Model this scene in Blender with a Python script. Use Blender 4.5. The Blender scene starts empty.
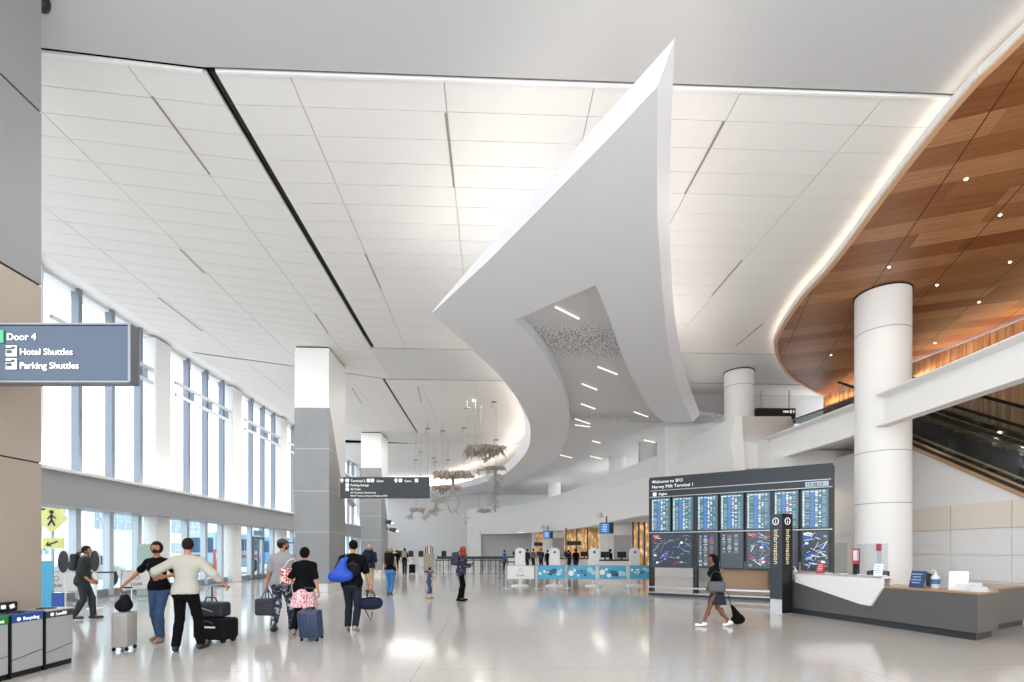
EXPO = 0.36; WORLD = 2.9; P_COVE = 1.7; P_DOWN = 55; P_LEDGE = 32
import bpy, bmesh, math, random
import numpy as np
from mathutils import Vector, Matrix
from mathutils.geometry import tessellate_polygon
random.seed(7)
C = bpy.context.scene.collection
PI = math.pi
F = 512.0; HZ = 551.0; CH = 1.6
TH = math.atan(0.039); cT = math.cos(TH); sT = math.sin(TH)

def W(X, Y):                       # camera-aligned plan (right, forward) -> world plan
    return (X*cT + Y*sT, -X*sT + Y*cT)
def gp(px, Y, z=0.0):              # point seen at column px, at depth Y, height z
    x, y = W((px-512)/F*Y, Y); return Vector((x, y, z))
def hp(px, py, dz):                # point seen at px,py that is dz above the eye
    Y = dz*F/(HZ-py); x, y = W((px-512)/F*Y, Y); return Vector((x, y, CH+dz))
def dp(px, py, Y):                 # point seen at px,py at depth Y
    x, y = W((px-512)/F*Y, Y); return Vector((x, y, CH+(HZ-py)*Y/F))
def gf(px, py):                    # floor point seen at px,py
    return gp(px, CH*F/(py-HZ))

# ---------------------------------------------------------------- materials
def lin(c): return tuple((v/12.92 if v <= .04045 else ((v+.055)/1.055)**2.4) for v in c)
def hexc(h): return lin(tuple(int(h[i:i+2], 16)/255 for i in (0, 2, 4)))
MATS = {}
def mat(name, col, rough=.6, metal=0, var=.04, scale=6, bump=0, emis=None, es=0, spec=.5, trans=0, coat=0):
    if name in MATS: return MATS[name]
    if isinstance(col, str): col = hexc(col)
    m = bpy.data.materials.new(name); m.use_nodes = True
    nt = m.node_tree; b = nt.nodes['Principled BSDF']
    b.inputs['Roughness'].default_value = rough; b.inputs['Metallic'].default_value = metal
    b.inputs['Specular IOR Level'].default_value = spec
    if coat: b.inputs['Coat Weight'].default_value = coat; b.inputs['Coat Roughness'].default_value = .06
    tc = nt.nodes.new('ShaderNodeTexCoord'); n = nt.nodes.new('ShaderNodeTexNoise')
    n.inputs['Scale'].default_value = scale; n.inputs['Detail'].default_value = 3
    nt.links.new(tc.outputs['Object'], n.inputs['Vector'])
    r = nt.nodes.new('ShaderNodeMix'); r.data_type = 'RGBA'
    r.inputs[6].default_value = tuple(max(0, c*(1-var)) for c in col)+(1,)
    r.inputs[7].default_value = tuple(min(1, c*(1+var)) for c in col)+(1,)
    nt.links.new(n.outputs['Fac'], r.inputs[0]); nt.links.new(r.outputs[2], b.inputs['Base Color'])
    if bump:
        bp = nt.nodes.new('ShaderNodeBump'); bp.inputs['Strength'].default_value = bump; bp.inputs['Distance'].default_value = .01
        nt.links.new(n.outputs['Fac'], bp.inputs['Height']); nt.links.new(bp.outputs['Normal'], b.inputs['Normal'])
    if emis is not None:
        e = hexc(emis) if isinstance(emis, str) else emis
        b.inputs['Emission Color'].default_value = e+(1,); b.inputs['Emission Strength'].default_value = es
    MATS[name] = m; return m
def glass(name, tint='eef6f8', refl=.08, opac=0.0):
    if name in MATS: return MATS[name]
    m = bpy.data.materials.new(name); m.use_nodes = True; nt = m.node_tree; nt.nodes.clear()
    o = nt.nodes.new('ShaderNodeOutputMaterial'); t = nt.nodes.new('ShaderNodeBsdfTransparent'); g = nt.nodes.new('ShaderNodeBsdfGlossy')
    t.inputs[0].default_value = hexc(tint)+(1,); g.inputs['Roughness'].default_value = .02
    f = nt.nodes.new('ShaderNodeLayerWeight'); p4 = nt.nodes.new('ShaderNodeMath'); p4.operation = 'POWER'; p4.inputs[1].default_value = 4
    nt.links.new(f.outputs['Facing'], p4.inputs[0])
    a = nt.nodes.new('ShaderNodeMath'); a.operation = 'MULTIPLY_ADD'; a.inputs[1].default_value = .35; a.inputs[2].default_value = refl*.3
    nt.links.new(p4.outputs[0], a.inputs[0])
    mx = nt.nodes.new('ShaderNodeMixShader'); nt.links.new(a.outputs[0], mx.inputs[0])
    nt.links.new(t.outputs[0], mx.inputs[1]); nt.links.new(g.outputs[0], mx.inputs[2])
    last = mx
    if opac:
        d = nt.nodes.new('ShaderNodeBsdfTranslucent'); d.inputs[0].default_value = (.95, .97, 1, 1)
        m2 = nt.nodes.new('ShaderNodeMixShader'); m2.inputs[0].default_value = opac
        nt.links.new(mx.outputs[0], m2.inputs[1]); nt.links.new(d.outputs[0], m2.inputs[2]); last = m2
    nt.links.new(last.outputs[0], o.inputs[0]); MATS[name] = m; return m
def nodes_of(m): return m.node_tree, m.node_tree.nodes['Principled BSDF']
def ramp(nt, src, stops, interp='LINEAR'):
    r = nt.nodes.new('ShaderNodeValToRGB'); r.color_ramp.interpolation = interp
    e = r.color_ramp.elements
    while len(e) < len(stops): e.new(.5)
    for i, (p, c) in enumerate(stops): e[i].position = p; e[i].color = tuple(c)+(1,)
    nt.links.new(src, r.inputs[0]); return r.outputs[0]

# ---------------------------------------------------------------- mesh builder
class MB:
    def __init__(s): s.v = []; s.f = []; s.m = []
    def add(s, vs, fs, mi=0):
        o = len(s.v); s.v += [tuple(v) for v in vs]; s.f += [tuple(i+o for i in f) for f in fs]; s.m += [mi]*len(fs); return s
    def box(s, c, d, rz=0, mi=0, M=None, bev=0):
        hx, hy, hz = d[0]/2, d[1]/2, d[2]/2
        if bev:
            bm = bmesh.new(); bmesh.ops.create_cube(bm, size=1)
            for v in bm.verts: v.co = Vector((v.co.x*d[0], v.co.y*d[1], v.co.z*d[2]))
            bmesh.ops.bevel(bm, geom=bm.edges[:], offset=min(bev, min(d)*.45), segments=2, affect='EDGES', profile=.5)
            vs = [v.co.copy() for v in bm.verts]; bm.verts.index_update(); fs = [[v.index for v in f.verts] for f in bm.faces]; bm.free()
        else:
            vs = [Vector((x, y, z)) for x in (-hx, hx) for y in (-hy, hy) for z in (-hz, hz)]
            fs = [(0, 1, 3, 2), (4, 6, 7, 5), (0, 4, 5, 1), (2, 3, 7, 6), (0, 2, 6, 4), (1, 5, 7, 3)]
        R = M if M is not None else Matrix.Rotation(rz, 3, 'Z')
        return s.add([R@v + Vector(c) for v in vs], fs, mi)
    def prism(s, poly, z0, z1, mi=0):
        n = len(poly)
        ar = sum(poly[i][0]*poly[(i+1) % n][1]-poly[(i+1) % n][0]*poly[i][1] for i in range(n))
        if ar < 0: poly = poly[::-1]
        vs = [(p[0], p[1], z0) for p in poly]+[(p[0], p[1], z1) for p in poly]
        tri = tessellate_polygon([[Vector((p[0], p[1], 0)) for p in poly]])
        fs = []
        for t in tri:
            a, b, c = [Vector((poly[i][0], poly[i][1])) for i in t]
            if (b-a).cross(c-a) < 0: t = t[::-1]
            fs.append(tuple(t[::-1])); fs.append(tuple(i+n for i in t))
        fs += [(i, (i+1) % n, (i+1) % n+n, i+n) for i in range(n)]
        return s.add(vs, fs, mi)
    def plate(s, poly, O, U, V, t, mi=0):   # 2d polygon in plane O+uU+vV extruded by t along the normal
        U = Vector(U).normalized(); V = Vector(V).normalized(); N = U.cross(V)
        k = MB(); k.prism(poly, 0, t, mi)
        return s.add([Vector(O)+U*p[0]+V*p[1]+N*p[2] for p in k.v], k.f, mi)
    def tube(s, pts, r, seg=8, mi=0, cap=True):
        pts = [Vector(p) for p in pts]; n = len(pts)
        rs = r if isinstance(r, (list, tuple)) else [r]*n
        T = [(pts[min(i+1, n-1)]-pts[max(i-1, 0)]).normalized() for i in range(n)]
        a = Vector((0, 0, 1)) if abs(T[0].z) < .9 else Vector((1, 0, 0))
        nn = T[0].cross(a).normalized(); vs = []
        for i in range(n):
            nn = (nn-T[i]*nn.dot(T[i])).normalized(); b = T[i].cross(nn)
            vs += [pts[i]+(nn*math.cos(k*2*PI/seg)+b*math.sin(k*2*PI/seg))*rs[i] for k in range(seg)]
        fs = [(i*seg+k, i*seg+(k+1) % seg, (i+1)*seg+(k+1) % seg, (i+1)*seg+k) for i in range(n-1) for k in range(seg)]
        if cap: fs += [tuple(range(seg))[::-1], tuple((n-1)*seg+k for k in range(seg))]
        return s.add(vs, fs, mi)
    def lathe(s, prof, seg=32, c=(0, 0, 0), mi=0, sx=1, sy=1):
        n = len(prof); vs = [(c[0]+r*sx*math.cos(k*2*PI/seg), c[1]+r*sy*math.sin(k*2*PI/seg), c[2]+z) for r, z in prof for k in range(seg)]
        fs = [(i*seg+k, i*seg+(k+1) % seg, (i+1)*seg+(k+1) % seg, (i+1)*seg+k) for i in range(n-1) for k in range(seg)]
        fs += [tuple(range(seg))[::-1], tuple((n-1)*seg+k for k in range(seg))]
        return s.add(vs, fs, mi)
    def each(s, name, mats, parent=None, smooth=False):
        par = list(range(len(s.v)))
        def find(a):
            while par[a] != a: par[a] = par[par[a]]; a = par[a]
            return a
        for f in s.f:
            for i in f[1:]: par[find(i)] = find(f[0])
        grp = {}
        for fi, f in enumerate(s.f): grp.setdefault(find(f[0]), []).append(fi)
        out = []
        for g in grp.values():
            k = MB(); ids = sorted({i for fi in g for i in s.f[fi]}); mp = {v: n for n, v in enumerate(ids)}
            k.add([s.v[i] for i in ids], [tuple(mp[i] for i in s.f[fi]) for fi in g]); k.m = [s.m[fi] for fi in g]
            out.append(k.build(name, mats, parent, smooth))
        return out
    def rquad(s, a, b, c, d, mi=0): return s.add([a, b, c, d], [(0, 1, 2, 3)], mi)
    def build(s, name, mats, parent=None, smooth=False, ang=35):
        me = bpy.data.meshes.new(name); me.from_pydata(s.v, [], s.f); 
        if not isinstance(mats, (list, tuple)): mats = [mats]
        for m in mats: me.materials.append(m)
        if len(mats) > 1: me.polygons.foreach_set('material_index', s.m)
        me.update()
        if smooth:
            me.polygons.foreach_set('use_smooth', [True]*len(me.polygons))
            try: me.set_sharp_from_angle(angle=math.radians(ang))
            except Exception: pass
        o = bpy.data.objects.new(name, me); C.objects.link(o)
        if parent: o.parent = parent
        return o
def tag(o, label=None, cat=None, group=None, kind=None):
    if label: o['label'] = label
    if cat: o['category'] = cat
    if group: o['group'] = group
    if kind: o['kind'] = kind
    return o
def T(name, label, cat, loc=(0, 0, 0), rz=0, group=None):
    o = bpy.data.objects.new(name, None); C.objects.link(o); o.location = loc; o.rotation_euler = (0, 0, rz)
    o.empty_display_size = .2
    return tag(o, label, cat, group)
def S(o): o['kind'] = 'structure'; return o
def clone(root, loc, rz, label=None, name=None):
    r = root.copy(); C.objects.link(r); r.location = loc; r.rotation_euler = (0, 0, rz)
    if label: r['label'] = label
    def rec(a, b):
        for ch in a.children:
            c = ch.copy(); C.objects.link(c); c.parent = b; rec(ch, c)
    rec(root, r); return r
def text(s, size, O, U, V, m, parent=None, name='lettering', align='LEFT', depth=.004, bold=0.0):
    cu = bpy.data.curves.new('t', 'FONT'); cu.body = s; cu.size = size; cu.extrude = depth; cu.align_x = align; cu.offset = bold; cu.resolution_u = 3
    ob = bpy.data.objects.new('t', cu); C.objects.link(ob)
    dg = bpy.context.evaluated_depsgraph_get(); me = bpy.data.meshes.new_from_object(ob.evaluated_get(dg))
    bpy.data.objects.remove(ob); bpy.data.curves.remove(cu)
    U = Vector(U).normalized(); V = Vector(V).normalized(); N = U.cross(V)
    M = Matrix((U, V, N)).transposed().to_4x4(); M.translation = Vector(O)
    me.transform(M); me.materials.clear(); me.materials.append(m); me.name = name
    o = bpy.data.objects.new(name, me); C.objects.link(o)
    if parent: o.parent = parent
    return o
def crom(pts, k=6):
    pts = [Vector(p) for p in pts]; n = len(pts); out = []
    for i in range(n-1):
        p0 = pts[max(i-1, 0)]; p1 = pts[i]; p2 = pts[i+1]; p3 = pts[min(i+2, n-1)]
        for j in range(k):
            t = j/k
            out.append(.5*((2*p1)+(p2-p0)*t+(2*p0-5*p1+4*p2-p3)*t*t+(3*p1-p0-3*p2+p3)*t**3))
    out.append(pts[-1]); return out
def area(name, loc, rot, sx, sy, power, col=(1, .93, .85)):
    l = bpy.data.lights.new(name, 'AREA'); l.shape = 'RECTANGLE'; l.size = sx; l.size_y = sy; l.energy = power; l.color = col
    o = bpy.data.objects.new(name, l); C.objects.link(o); o.location = loc; o.rotation_euler = rot; return o

# shared materials
M_white = mat('white_paint', 'e9e8e6', .55, var=.01)
M_tile = mat('acoustic_tile', 'e3e1de', .8, var=.015, scale=3)
M_soffit = mat('plain_soffit', 'd8d8d8', .6, var=.01); M_soffn = mat('near_soffit_shade', 'bababb', .6, var=.01)  # near copy of the soffit, its shade painted into a darker colour
M_dark = mat('shadow_gap', '2a2724', .8)
M_seam = mat('tile_backing', 'b9b6b2', .9)
M_canopy = mat('canopy_plaster', 'dddde0', .5, var=.01)
M_black = mat('black_plastic', '121316', .4)
M_rub = mat('rubber', '0c0c0c', .8)
M_char = mat('charcoal_metal', '3b4147', .4, .3)
M_steel = mat('brushed_steel', 'b9bcc0', .3, .9)
M_glass = glass('clear_glass')
M_mull = mat('grey_mullion', '7f8993', .45, .3)
M_wht_em = mat('lit_white_letters', 'f2f2f2', .5, emis='ffffff', es=.3)
M_lamp = mat('lamp_warm', 'ffffff', .5, emis='ffe6c0', es=12)
# ---------------------------------------------------------------- camera and world
cam = bpy.data.cameras.new('camera'); cam.lens = 18; cam.sensor_width = 36; cam.shift_y = (HZ-341)/1024; cam.clip_end = 400
co = bpy.data.objects.new('camera', cam); C.objects.link(co); co.location = (0, 0, CH); co.rotation_euler = (PI/2, 0, -TH)
sc = bpy.context.scene; sc.camera = co
sc.view_settings.view_transform = 'Standard'; sc.view_settings.look = 'None'; sc.view_settings.gamma = 1
sc.view_settings.use_curve_mapping = False; sc.view_settings.exposure = EXPO
w = bpy.data.worlds.new('sky'); sc.world = w; w.use_nodes = True
bg = w.node_tree.nodes['Background']; bg.inputs[0].default_value = (.93, .97, 1, 1); bg.inputs[1].default_value = WORLD
sc.cycles.max_bounces = 10; sc.cycles.diffuse_bounces = 6; sc.cycles.transparent_max_bounces = 16; sc.cycles.caustics_reflective = False

# ---------------------------------------------------------------- floor
mf = mat('polished_terrazzo', 'c4bfb9', .11, var=.05, scale=.35)
nt, b = nodes_of(mf)
tc = nt.nodes.new('ShaderNodeTexCoord'); v = nt.nodes.new('ShaderNodeTexVoronoi'); v.inputs['Scale'].default_value = 60
nt.links.new(tc.outputs['Object'], v.inputs['Vector'])
mm = nt.nodes.new('ShaderNodeMix'); mm.data_type = 'RGBA'; mm.inputs[0].default_value = .10
old = b.inputs['Base Color'].links[0].from_socket
nt.links.new(old, mm.inputs[6]); nt.links.new(v.outputs['Color'], mm.inputs[7])
# thin metal divider lines of the terrazzo fields
sx = nt.nodes.new('ShaderNodeSeparateXYZ'); nt.links.new(tc.outputs['Object'], sx.inputs[0])
def divl(out, per, off):
    a = nt.nodes.new('ShaderNodeMath'); a.operation = 'ADD'; a.inputs[1].default_value = off; nt.links.new(out, a.inputs[0])
    m = nt.nodes.new('ShaderNodeMath'); m.operation = 'PINGPONG'; m.inputs[1].default_value = per/2; nt.links.new(a.outputs[0], m.inputs[0])
    c = nt.nodes.new('ShaderNodeMath'); c.operation = 'LESS_THAN'; c.inputs[1].default_value = .006; nt.links.new(m.outputs[0], c.inputs[0]); return c.outputs[0]
mx = nt.nodes.new('ShaderNodeMath'); mx.operation = 'MAXIMUM'
nt.links.new(divl(sx.outputs[0], 6, 1.0), mx.inputs[0]); nt.links.new(divl(sx.outputs[1], 7.15, .2), mx.inputs[1])
m3 = nt.nodes.new('ShaderNodeMix'); m3.data_type = 'RGBA'; m3.inputs[7].default_value = hexc('a49f99')+(1,)
nt.links.new(mx.outputs[0], m3.inputs[0]); nt.links.new(mm.outputs[2], m3.inputs[6]); nt.links.new(m3.outputs[2], b.inputs['Base Color'])
fl = MB().box((2, 32, -.15), (34, 68, .3)).build('floor', mf); S(fl)

# ---------------------------------------------------------------- tiled ceiling fields
ZC = CH+8.0
def tilefield(name, rows, cols, yfun, zc=ZC):
    k = MB(); g = .007
    for a, b2 in zip(cols[:-1], cols[1:]):
        for r in range(len(rows)-1):
            r0, r1 = rows[r], rows[r+1]
            P = [(a+g, yfun(a, r0)+g), (b2-g, yfun(b2, r0)+g), (b2-g, yfun(b2, r1)-g), (a+g, yfun(a, r1)-g)]
            k.prism(P, zc, zc+.03, 0)
        P = [(a, yfun(a, rows[0])), (b2, yfun(b2, rows[0])), (b2, yfun(b2, rows[-1])), (a, yfun(a, rows[-1]))]
        k.prism(P, zc+.035, zc+.06, 1)
    return S(k.build(name, [M_tile, M_seam]))
rows1 = [8.72+.646*i for i in range(18)]; rows1.append(20.36)
tf1 = tilefield('ceiling', rows1, [-4.62, -3.4, -.82, 1.76, 4.34, 6.92, 9.5, 12.0, 17.6], lambda x, y: y)
rows1b = [9.36+.646*i for i in range(17)]+[20.5]
def ysk(x, y): return y + (x+4.8)*.10
def yend(x, y):
    t = (y-9.36)/(20.5-9.36)
    return (1-t)*ysk(x, y) + t*(y + (x+4.8)*.10) 
# left field runs on to the slanting dark joint beside the pillar
def yl(x, y):
    t = (y-9.36)/(24.0-9.36)
    return y + (x+4.8)*(.10+.3*max(0, t))
rows1b = [9.36-.6+.646*i for i in range(23)]+[23.95]
tf2 = tilefield('ceiling', rows1b, [-12.1, -10.4, -8.2, -6.0, -4.78], yl)
rows2 = [24.15+.646*i for i in range(16)]+[34.9]
tf3 = tilefield('ceiling', rows2, [-5.0, -3.4, -.82, 1.76, 4.34, 6.92, 9.5, 13.5, 17.6], lambda x, y: y)
tf4 = tilefield('ceiling', [24.1+.646*i for i in range(16)]+[34.7], [-12.1, -10.4, -8.2, -6.6, -5.1], lambda x, y: y+(x+4.8)*(.4-.25*(y-24)/10.7))
rows3 = [38.5+.7*i for i in range(31)]
tf5 = tilefield('ceiling', rows3, [-12.1, -9.5, -6.9, -6.0, -3.4, -.82, 1.76, 4.34], lambda x, y: y)
def strip(poly, z0=ZC, z1=ZC+.5, m=M_soffit): return S(MB().prism(poly, z0, z1).build('ceiling', m))
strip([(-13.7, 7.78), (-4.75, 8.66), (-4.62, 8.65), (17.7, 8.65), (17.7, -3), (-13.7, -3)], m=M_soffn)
strip([(-6.3, 20.45), (-4.62, 20.45), (17.7, 20.45), (17.7, 24.02), (-4.9, 24.02), (-5.6, 23.7), (-6.3, 23.35)], ZC+.005)
strip([(-12.1, 34.0-2.2), (-5.2, 34.8), (17.7, 35.0), (17.7, 38.4), (-5.2, 38.4), (-12.1, 37.0)], ZC+.005)
# dark reveals between fields (recessed backing seen through the joints)
S(MB().box((-12.9, 30, ZC+.55), (1.7, 66, .1)).box((-12.12, 30, ZC+.29), (.06, 66, .5)).build('ceiling', M_white))
k = MB().box((2.75, 30, ZC+.62), (29.8, 66, .06)); S(k.build('ceiling', M_dark))
tr = MB(); tr.box((-4.70, 14.6, ZC+.10), (.10, 11.6, .04)); tr.box((-5.05, 29.4, ZC+.1), (.14, 10.6, .04), rz=.0)
S(tr.build('trim_1', M_dark))
e = MB()                                      # pale lips beside the near joint
e.box((6.5, 8.73, ZC+.0), (22.2, .05, .05)); e.box((-8.45, 8.38, ZC+.0), (7.3, .05, .05), rz=.1)
S(e.build('trim_2', M_white))
k = MB()
for (a, b2) in (((445.4, 113), (453.9, 187)), ((151.8, 96), (209.8, 174.4)), ((365.5, 254), (380.7, 288.4)), ((315, 313.7), (328, 333)), ((180, 249), (204, 273)),
                ((158, 297), (202, 331)), ((723.8, 121), (685, 193.6)), ((742, 260), (712, 295)), ((762.6, 324), (735.6, 346)), ((418, 386), (421, 402)), ((352, 388), (362, 404))):
    A = hp(*a, 8.0); B = hp(*b2, 8.0); d = B-A
    s = MB().box((A+B)/2+Vector((0, 0, 0)), (.035, d.length, .02), rz=math.atan2(-d.x, d.y)); s.build('air_slot', mat('slot_grey', '8e8781', .6), tf1)

# ---------------------------------------------------------------- left curtain wall
XW = -13.6
wl = MB()
S(MB().box((XW+.35, 30, 3.445), (1.1, 66, .99)).build('wall_left', mat('band_grey', 'a3a4a7', .45, .2, var=.02)))
wl.box((XW+.42, 30, 3.985), (1.3, 66, .09)); wl.box((XW-.1, 30, 10.6), (.5, 66, 1.2))
wl.box((XW-.1, 30, .05), (.3, 66, .1))
WL = S(wl.build('wall_left', M_white))
colY = [8.9+6.0*i-.03 for i in range(10)]     # white wind columns
for y in colY:
    MB().box((XW+.15, y+.25, 6.9), (.5, .95, 6.2), bev=.02).build('column', M_white, WL)
    MB().box((XW+.15, y+.25, 1.5), (.5, .85, 3.0), bev=.02).build('column', M_white, WL)
M_frit = glass('fritted_glass', 'f8faff', .04, .12)
n = 1
for i, y in enumerate(colY[:-1]):
    y0 = y+.72; y1 = y+6-.22
    if y1 < 12: continue
    P = bpy.data.objects.new('window_%d' % n, None); C.objects.link(P); P.location = (XW, 0, 0); S(P); n += 1
    MB().box((0, (y0+y1)/2, 7.05), (.03, y1-y0, 6.1)).build('pane', M_frit, P)
    for q, off in enumerate((.62, 2.05, 3.5, 4.95)):
        MB().box((.12, y+.25+off, 7.05), (.24, .16 if q else .1, 6.1)).build('mullion', M_mull, P)
    for z in (8.62, 8.12):
        MB().box((.42, (y0+y1)/2, z), (.09, y1-y0-.5, .13)).build('sunshade_rail', mat('rail_grey', 'cfd1d4', .4, .4), P)
    br = MB()
    for off in (2.05, 3.5, 4.95): br.box((.3, y+.25+off, 8.37), (.3, .05, .4))
    br.build('rail_bracket', M_mull, P)
    # lower storey
    door = (i == 3)
    Q = bpy.data.objects.new(('door_1' if door else 'window_%d' % n), None); C.objects.link(Q); Q.location = (XW, 0, 0); S(Q)
    if not door: n += 1
    MB().box((0, (y0+y1)/2, 1.55), (.03, y1-y0, 2.8)).build('pane', M_glass, Q)
    for q, off in enumerate((.62, 2.05, 3.5, 4.95)):
        MB().box((.06, y+.25+off, 1.5), (.24, .2 if q else .1, 2.9)).build('mullion', mat('pale_mullion', 'c3cad4', .4, .3), Q)
    MB().box((.05, (y0+y1)/2, .16), (.14, y1-y0, .22)).build('bottom_rail', mat('vent_grille', '8b95a2', .5, .4), Q)
    if door:
        k = MB()
        for a in (2.15, 2.75, 3.40): k.box((.22, y+.25+a, 1.15), (.1, .09, 2.3))
        k.box((.22, y+.25+2.78, 2.33), (.12, 1.35, .14)); k.box((.22, y+.25+2.78, .12), (.1, 1.3, .2))
        k.build('door_leaf', mat('door_frame_grey', '7d858f', .4, .5), Q)
        h = MB().tube([(.32, y+.25+2.68, .9), (.36, y+.25+2.68, .9), (.36, y+.25+2.68, 1.3), (.32, y+.25+2.68, 1.3)], .015); h.build('door_handle', M_black, Q)
        k = MB().box((.25, y+.25+2.78, 2.62), (.05, 1.3, .28)); k.build('transom_sign', mat('sign_blue_pale', '9fc4e6', .5), Q)
# outer structure above ceiling edge
# ---------------------------------------------------------------- back wall
S(MB().box((-3.2, 60.4, 5.0), (22, .4, 11)).build('wall_back', M_white))
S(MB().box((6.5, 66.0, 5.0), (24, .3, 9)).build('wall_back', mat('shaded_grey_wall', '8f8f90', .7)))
# ---------------------------------------------------------------- pillars
M_stone = mat('grey_stone', '8a8c8e', .4, var=.16, scale=1.3, bump=.15)
M_stone_j = mat('stone_joint', 'b9b9b8', .5)
M_metalg = mat('warm_metal_panel', 'b3a699', .45, .15, var=.03)
M_greyp = mat('grey_metal_panel', '98989a', .45, .2, var=.02)
def pillar(x1, yf, label, near=False):
    # x1 = right face, yf = front face
    w, d = (1.34, 2.25) if not near else (1.6, 1.75)
    t = T('structural_pillar', label, 'pillar', (x1-w/2, yf+d/2, 0))
    hx, hy = w/2, d/2
    H = ZC
    if near:
        MB().box((0, 0, .16), (w+.05, d+.05, .32)).build('plinth', M_white, t)
        # beige lower cladding in three courses, grey above, open joints between
        for z0, z1, m in ((.32, 2.83, M_metalg), (2.85, 5.33, M_metalg), (5.36, 7.78, M_greyp), (7.81, H, M_greyp)):
            MB().box((0, 0, (z0+z1)/2), (w, d, z1-z0), bev=.006).build('cladding', m, t)
        MB().box((0, 0, 5), (w-.04, d-.04, 9)).build('core', M_dark, t)
    else:
        MB().box((0, 0, .16), (w+.06, d+.5, .32), bev=.01).build('plinth', mat('plinth_white', 'dcdbd9', .4), t)
        zf, zb = 7.2, 3.0     # stone: side edge slants down from the front corner to the back
        prof = [(-hy, .32), (-hy, zf), (-hy+.10, zf), (hy*.75, zb+.9), (hy, zb), (hy, .32)]
        k = MB(); k.plate([(p[0], p[1]) for p in prof], (-hx, 0, 0), (0, 1, 0), (0, 0, 1), w)
        k.build('stone_cladding', M_stone, t)
        k = MB()
        for z in (2.35, 3.95, 5.6):
            k.box((0, -hy-.003, z), (w+.006, .012, .03))
            ye = hy if z < zb else -hy+.1+(zf-z)/(zf-zb-.9)*(hy*.75+hy-.1)
            k.box((hx+.002, (ye-hy)/2, z), (.008, max(.05, ye+hy), .03))
        k.build('stone_joint', M_stone_j, t)
        k = MB(); k.plate([(-hy, zf+.0), (-hy, H-.06), (hy, H-.06), (hy, zb), (hy*.75, zb+.9), (-hy+.10, zf)], (-hx+.012, 0, 0), (0, 1, 0), (0, 0, 1), w-.024)
        k.build('upper_cladding', M_white, t)
        MB().box((0, 0, H-.03), (w-.1, d-.1, .06)).build('shadow_cap', M_dark, t)
    return t
pillar(-6.37, 20.3, 'grey stone pillar with white top nearest the centre, black sign beside it')
pillar(-7.45, 34.75, 'smaller distant grey stone pillar with white top behind the black sign')
pillar(-6.37, 5.75, 'huge beige and grey clad pillar at the left edge behind the bins', near=True)

# ---------------------------------------------------------------- canopy
DB = 6.2
LB = [(657.8, 86), (610, 137), (550, 198), (489, 260), (432, 313)]
LR = [(675, 38, 6.6), (620, 99, 6.6), (556, 171, 6.55), (488, 247, 6.42), (432, 312.5, 6.24)]
LB2 = [(432, 313), (470, 348), (503, 380), (524, 410), (530.5, 432), (525, 454), (503, 475), (478, 484), (448, 490), (405, 494), (360, 497)]
RB = [(657.8, 86), (657.2, 160), (657.5, 220), (659.5, 250), (663.3, 300), (669.6, 351), (681, 395), (693, 422)]
RR = [(675, 38), (671.5, 115), (669.3, 185), (669.2, 220), (671.5, 273), (676, 325), (686.5, 376), (700, 414)]
IL = [(512.8, 321), (536, 345), (553, 369), (565, 396), (569.4, 418.6), (566.7, 439), (555, 459), (531, 474), (505, 486), (470, 494), (420, 500), (360, 503)]
IR = [(595.4, 285.4), (609, 317.5), (622, 354.6), (636, 385), (652.7, 412), (666, 423.7)]
def up(v, dz): return Vector((v.x, v.y, CH+dz))
bot = []; top = []
a = [hp(x, y, DB) for x, y in LB]; r = [hp(x, y, d) for x, y, d in LR]
bot += a[:-1]; top += r[:-1]
a = crom([hp(x, y, DB) for x, y in LB2], 5)
for i, p in enumerate(a):
    t = min(1, i/12); q = a[min(i+1, len(a)-1)]-a[max(i-1, 0)]; nrm = Vector((-q.y, q.x, 0)).normalized()   # outward = to the left of travel
    bot.append(p); top.append(Vector((p.x, p.y, CH+6.24+.42*t))+nrm*(-.02+.32*t))
a = crom([hp(x, y, DB) for x, y in IL], 5)[::-1]
bot += a; top += [up(p, 6.62) for p in a]
a = crom([hp(x, y, DB) for x, y in IR], 5)
bot += a; top += [up(p, 6.62) for p in a]
a = crom([hp(x, y, DB) for x, y in RB], 5)[::-1]; r = crom([hp(x, y, 6.6) for x, y in RR], 5)[::-1]
bot += a[:-1]; top += r[:-1]
N = len(bot)
tri = tessellate_polygon([[Vector((p.x, p.y, 0)) for p in bot]])
k = MB(); fs = []
for t3 in tri:
    A, B, D = [bot[i].to_2d() for i in t3]
    if (B-A).cross(D-A) < 0: t3 = t3[::-1]
    fs.append(tuple(t3[::-1])); fs.append(tuple(i+N for i in t3))
fs += [(i, (i+1) % N, (i+1) % N+N, i+N) for i in range(N)]
k.add(bot+top, fs)
can = T('ceiling_canopy', 'large white curved forked canopy hanging under the tiled ceiling, pointed end towards us', 'canopy')
k.build('canopy_shell', M_canopy, can, smooth=True, ang=25)
# cove strips lying on top of the canopy
def coves(pts, nrm_sign, power, inset=.35, z=CH+6.75, step=1.6, sz=.12):
    acc = 0
    for p, q in zip(pts[:-1], pts[1:]):
        d = (q-p); L = d.length
        if L < .05: continue
        nrm = Vector((-d.y, d.x, 0)).normalized()*nrm_sign
        c = (p+q)/2+nrm*inset
        area('cove_strip', (c.x, c.y, z), (PI, 0, math.atan2(d.y, d.x)), L*.96, sz, power*L, COVE)
COVE = (1, .90, .78)
l1 = [up(hp(x, y, d), 6.7) for x, y, d in LR]; coves(l1, 1, P_COVE, .22)
l2 = [up(p, 6.7) for p in crom([hp(x, y, DB) for x, y in LB2[:9]], 2)]; coves(l2[4:], 1, P_COVE*4, .0+.10)
l3 = [up(hp(x, y, 6.6), 6.7) for x, y in RR]; coves(l3, -1, P_COVE, .22)

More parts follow.
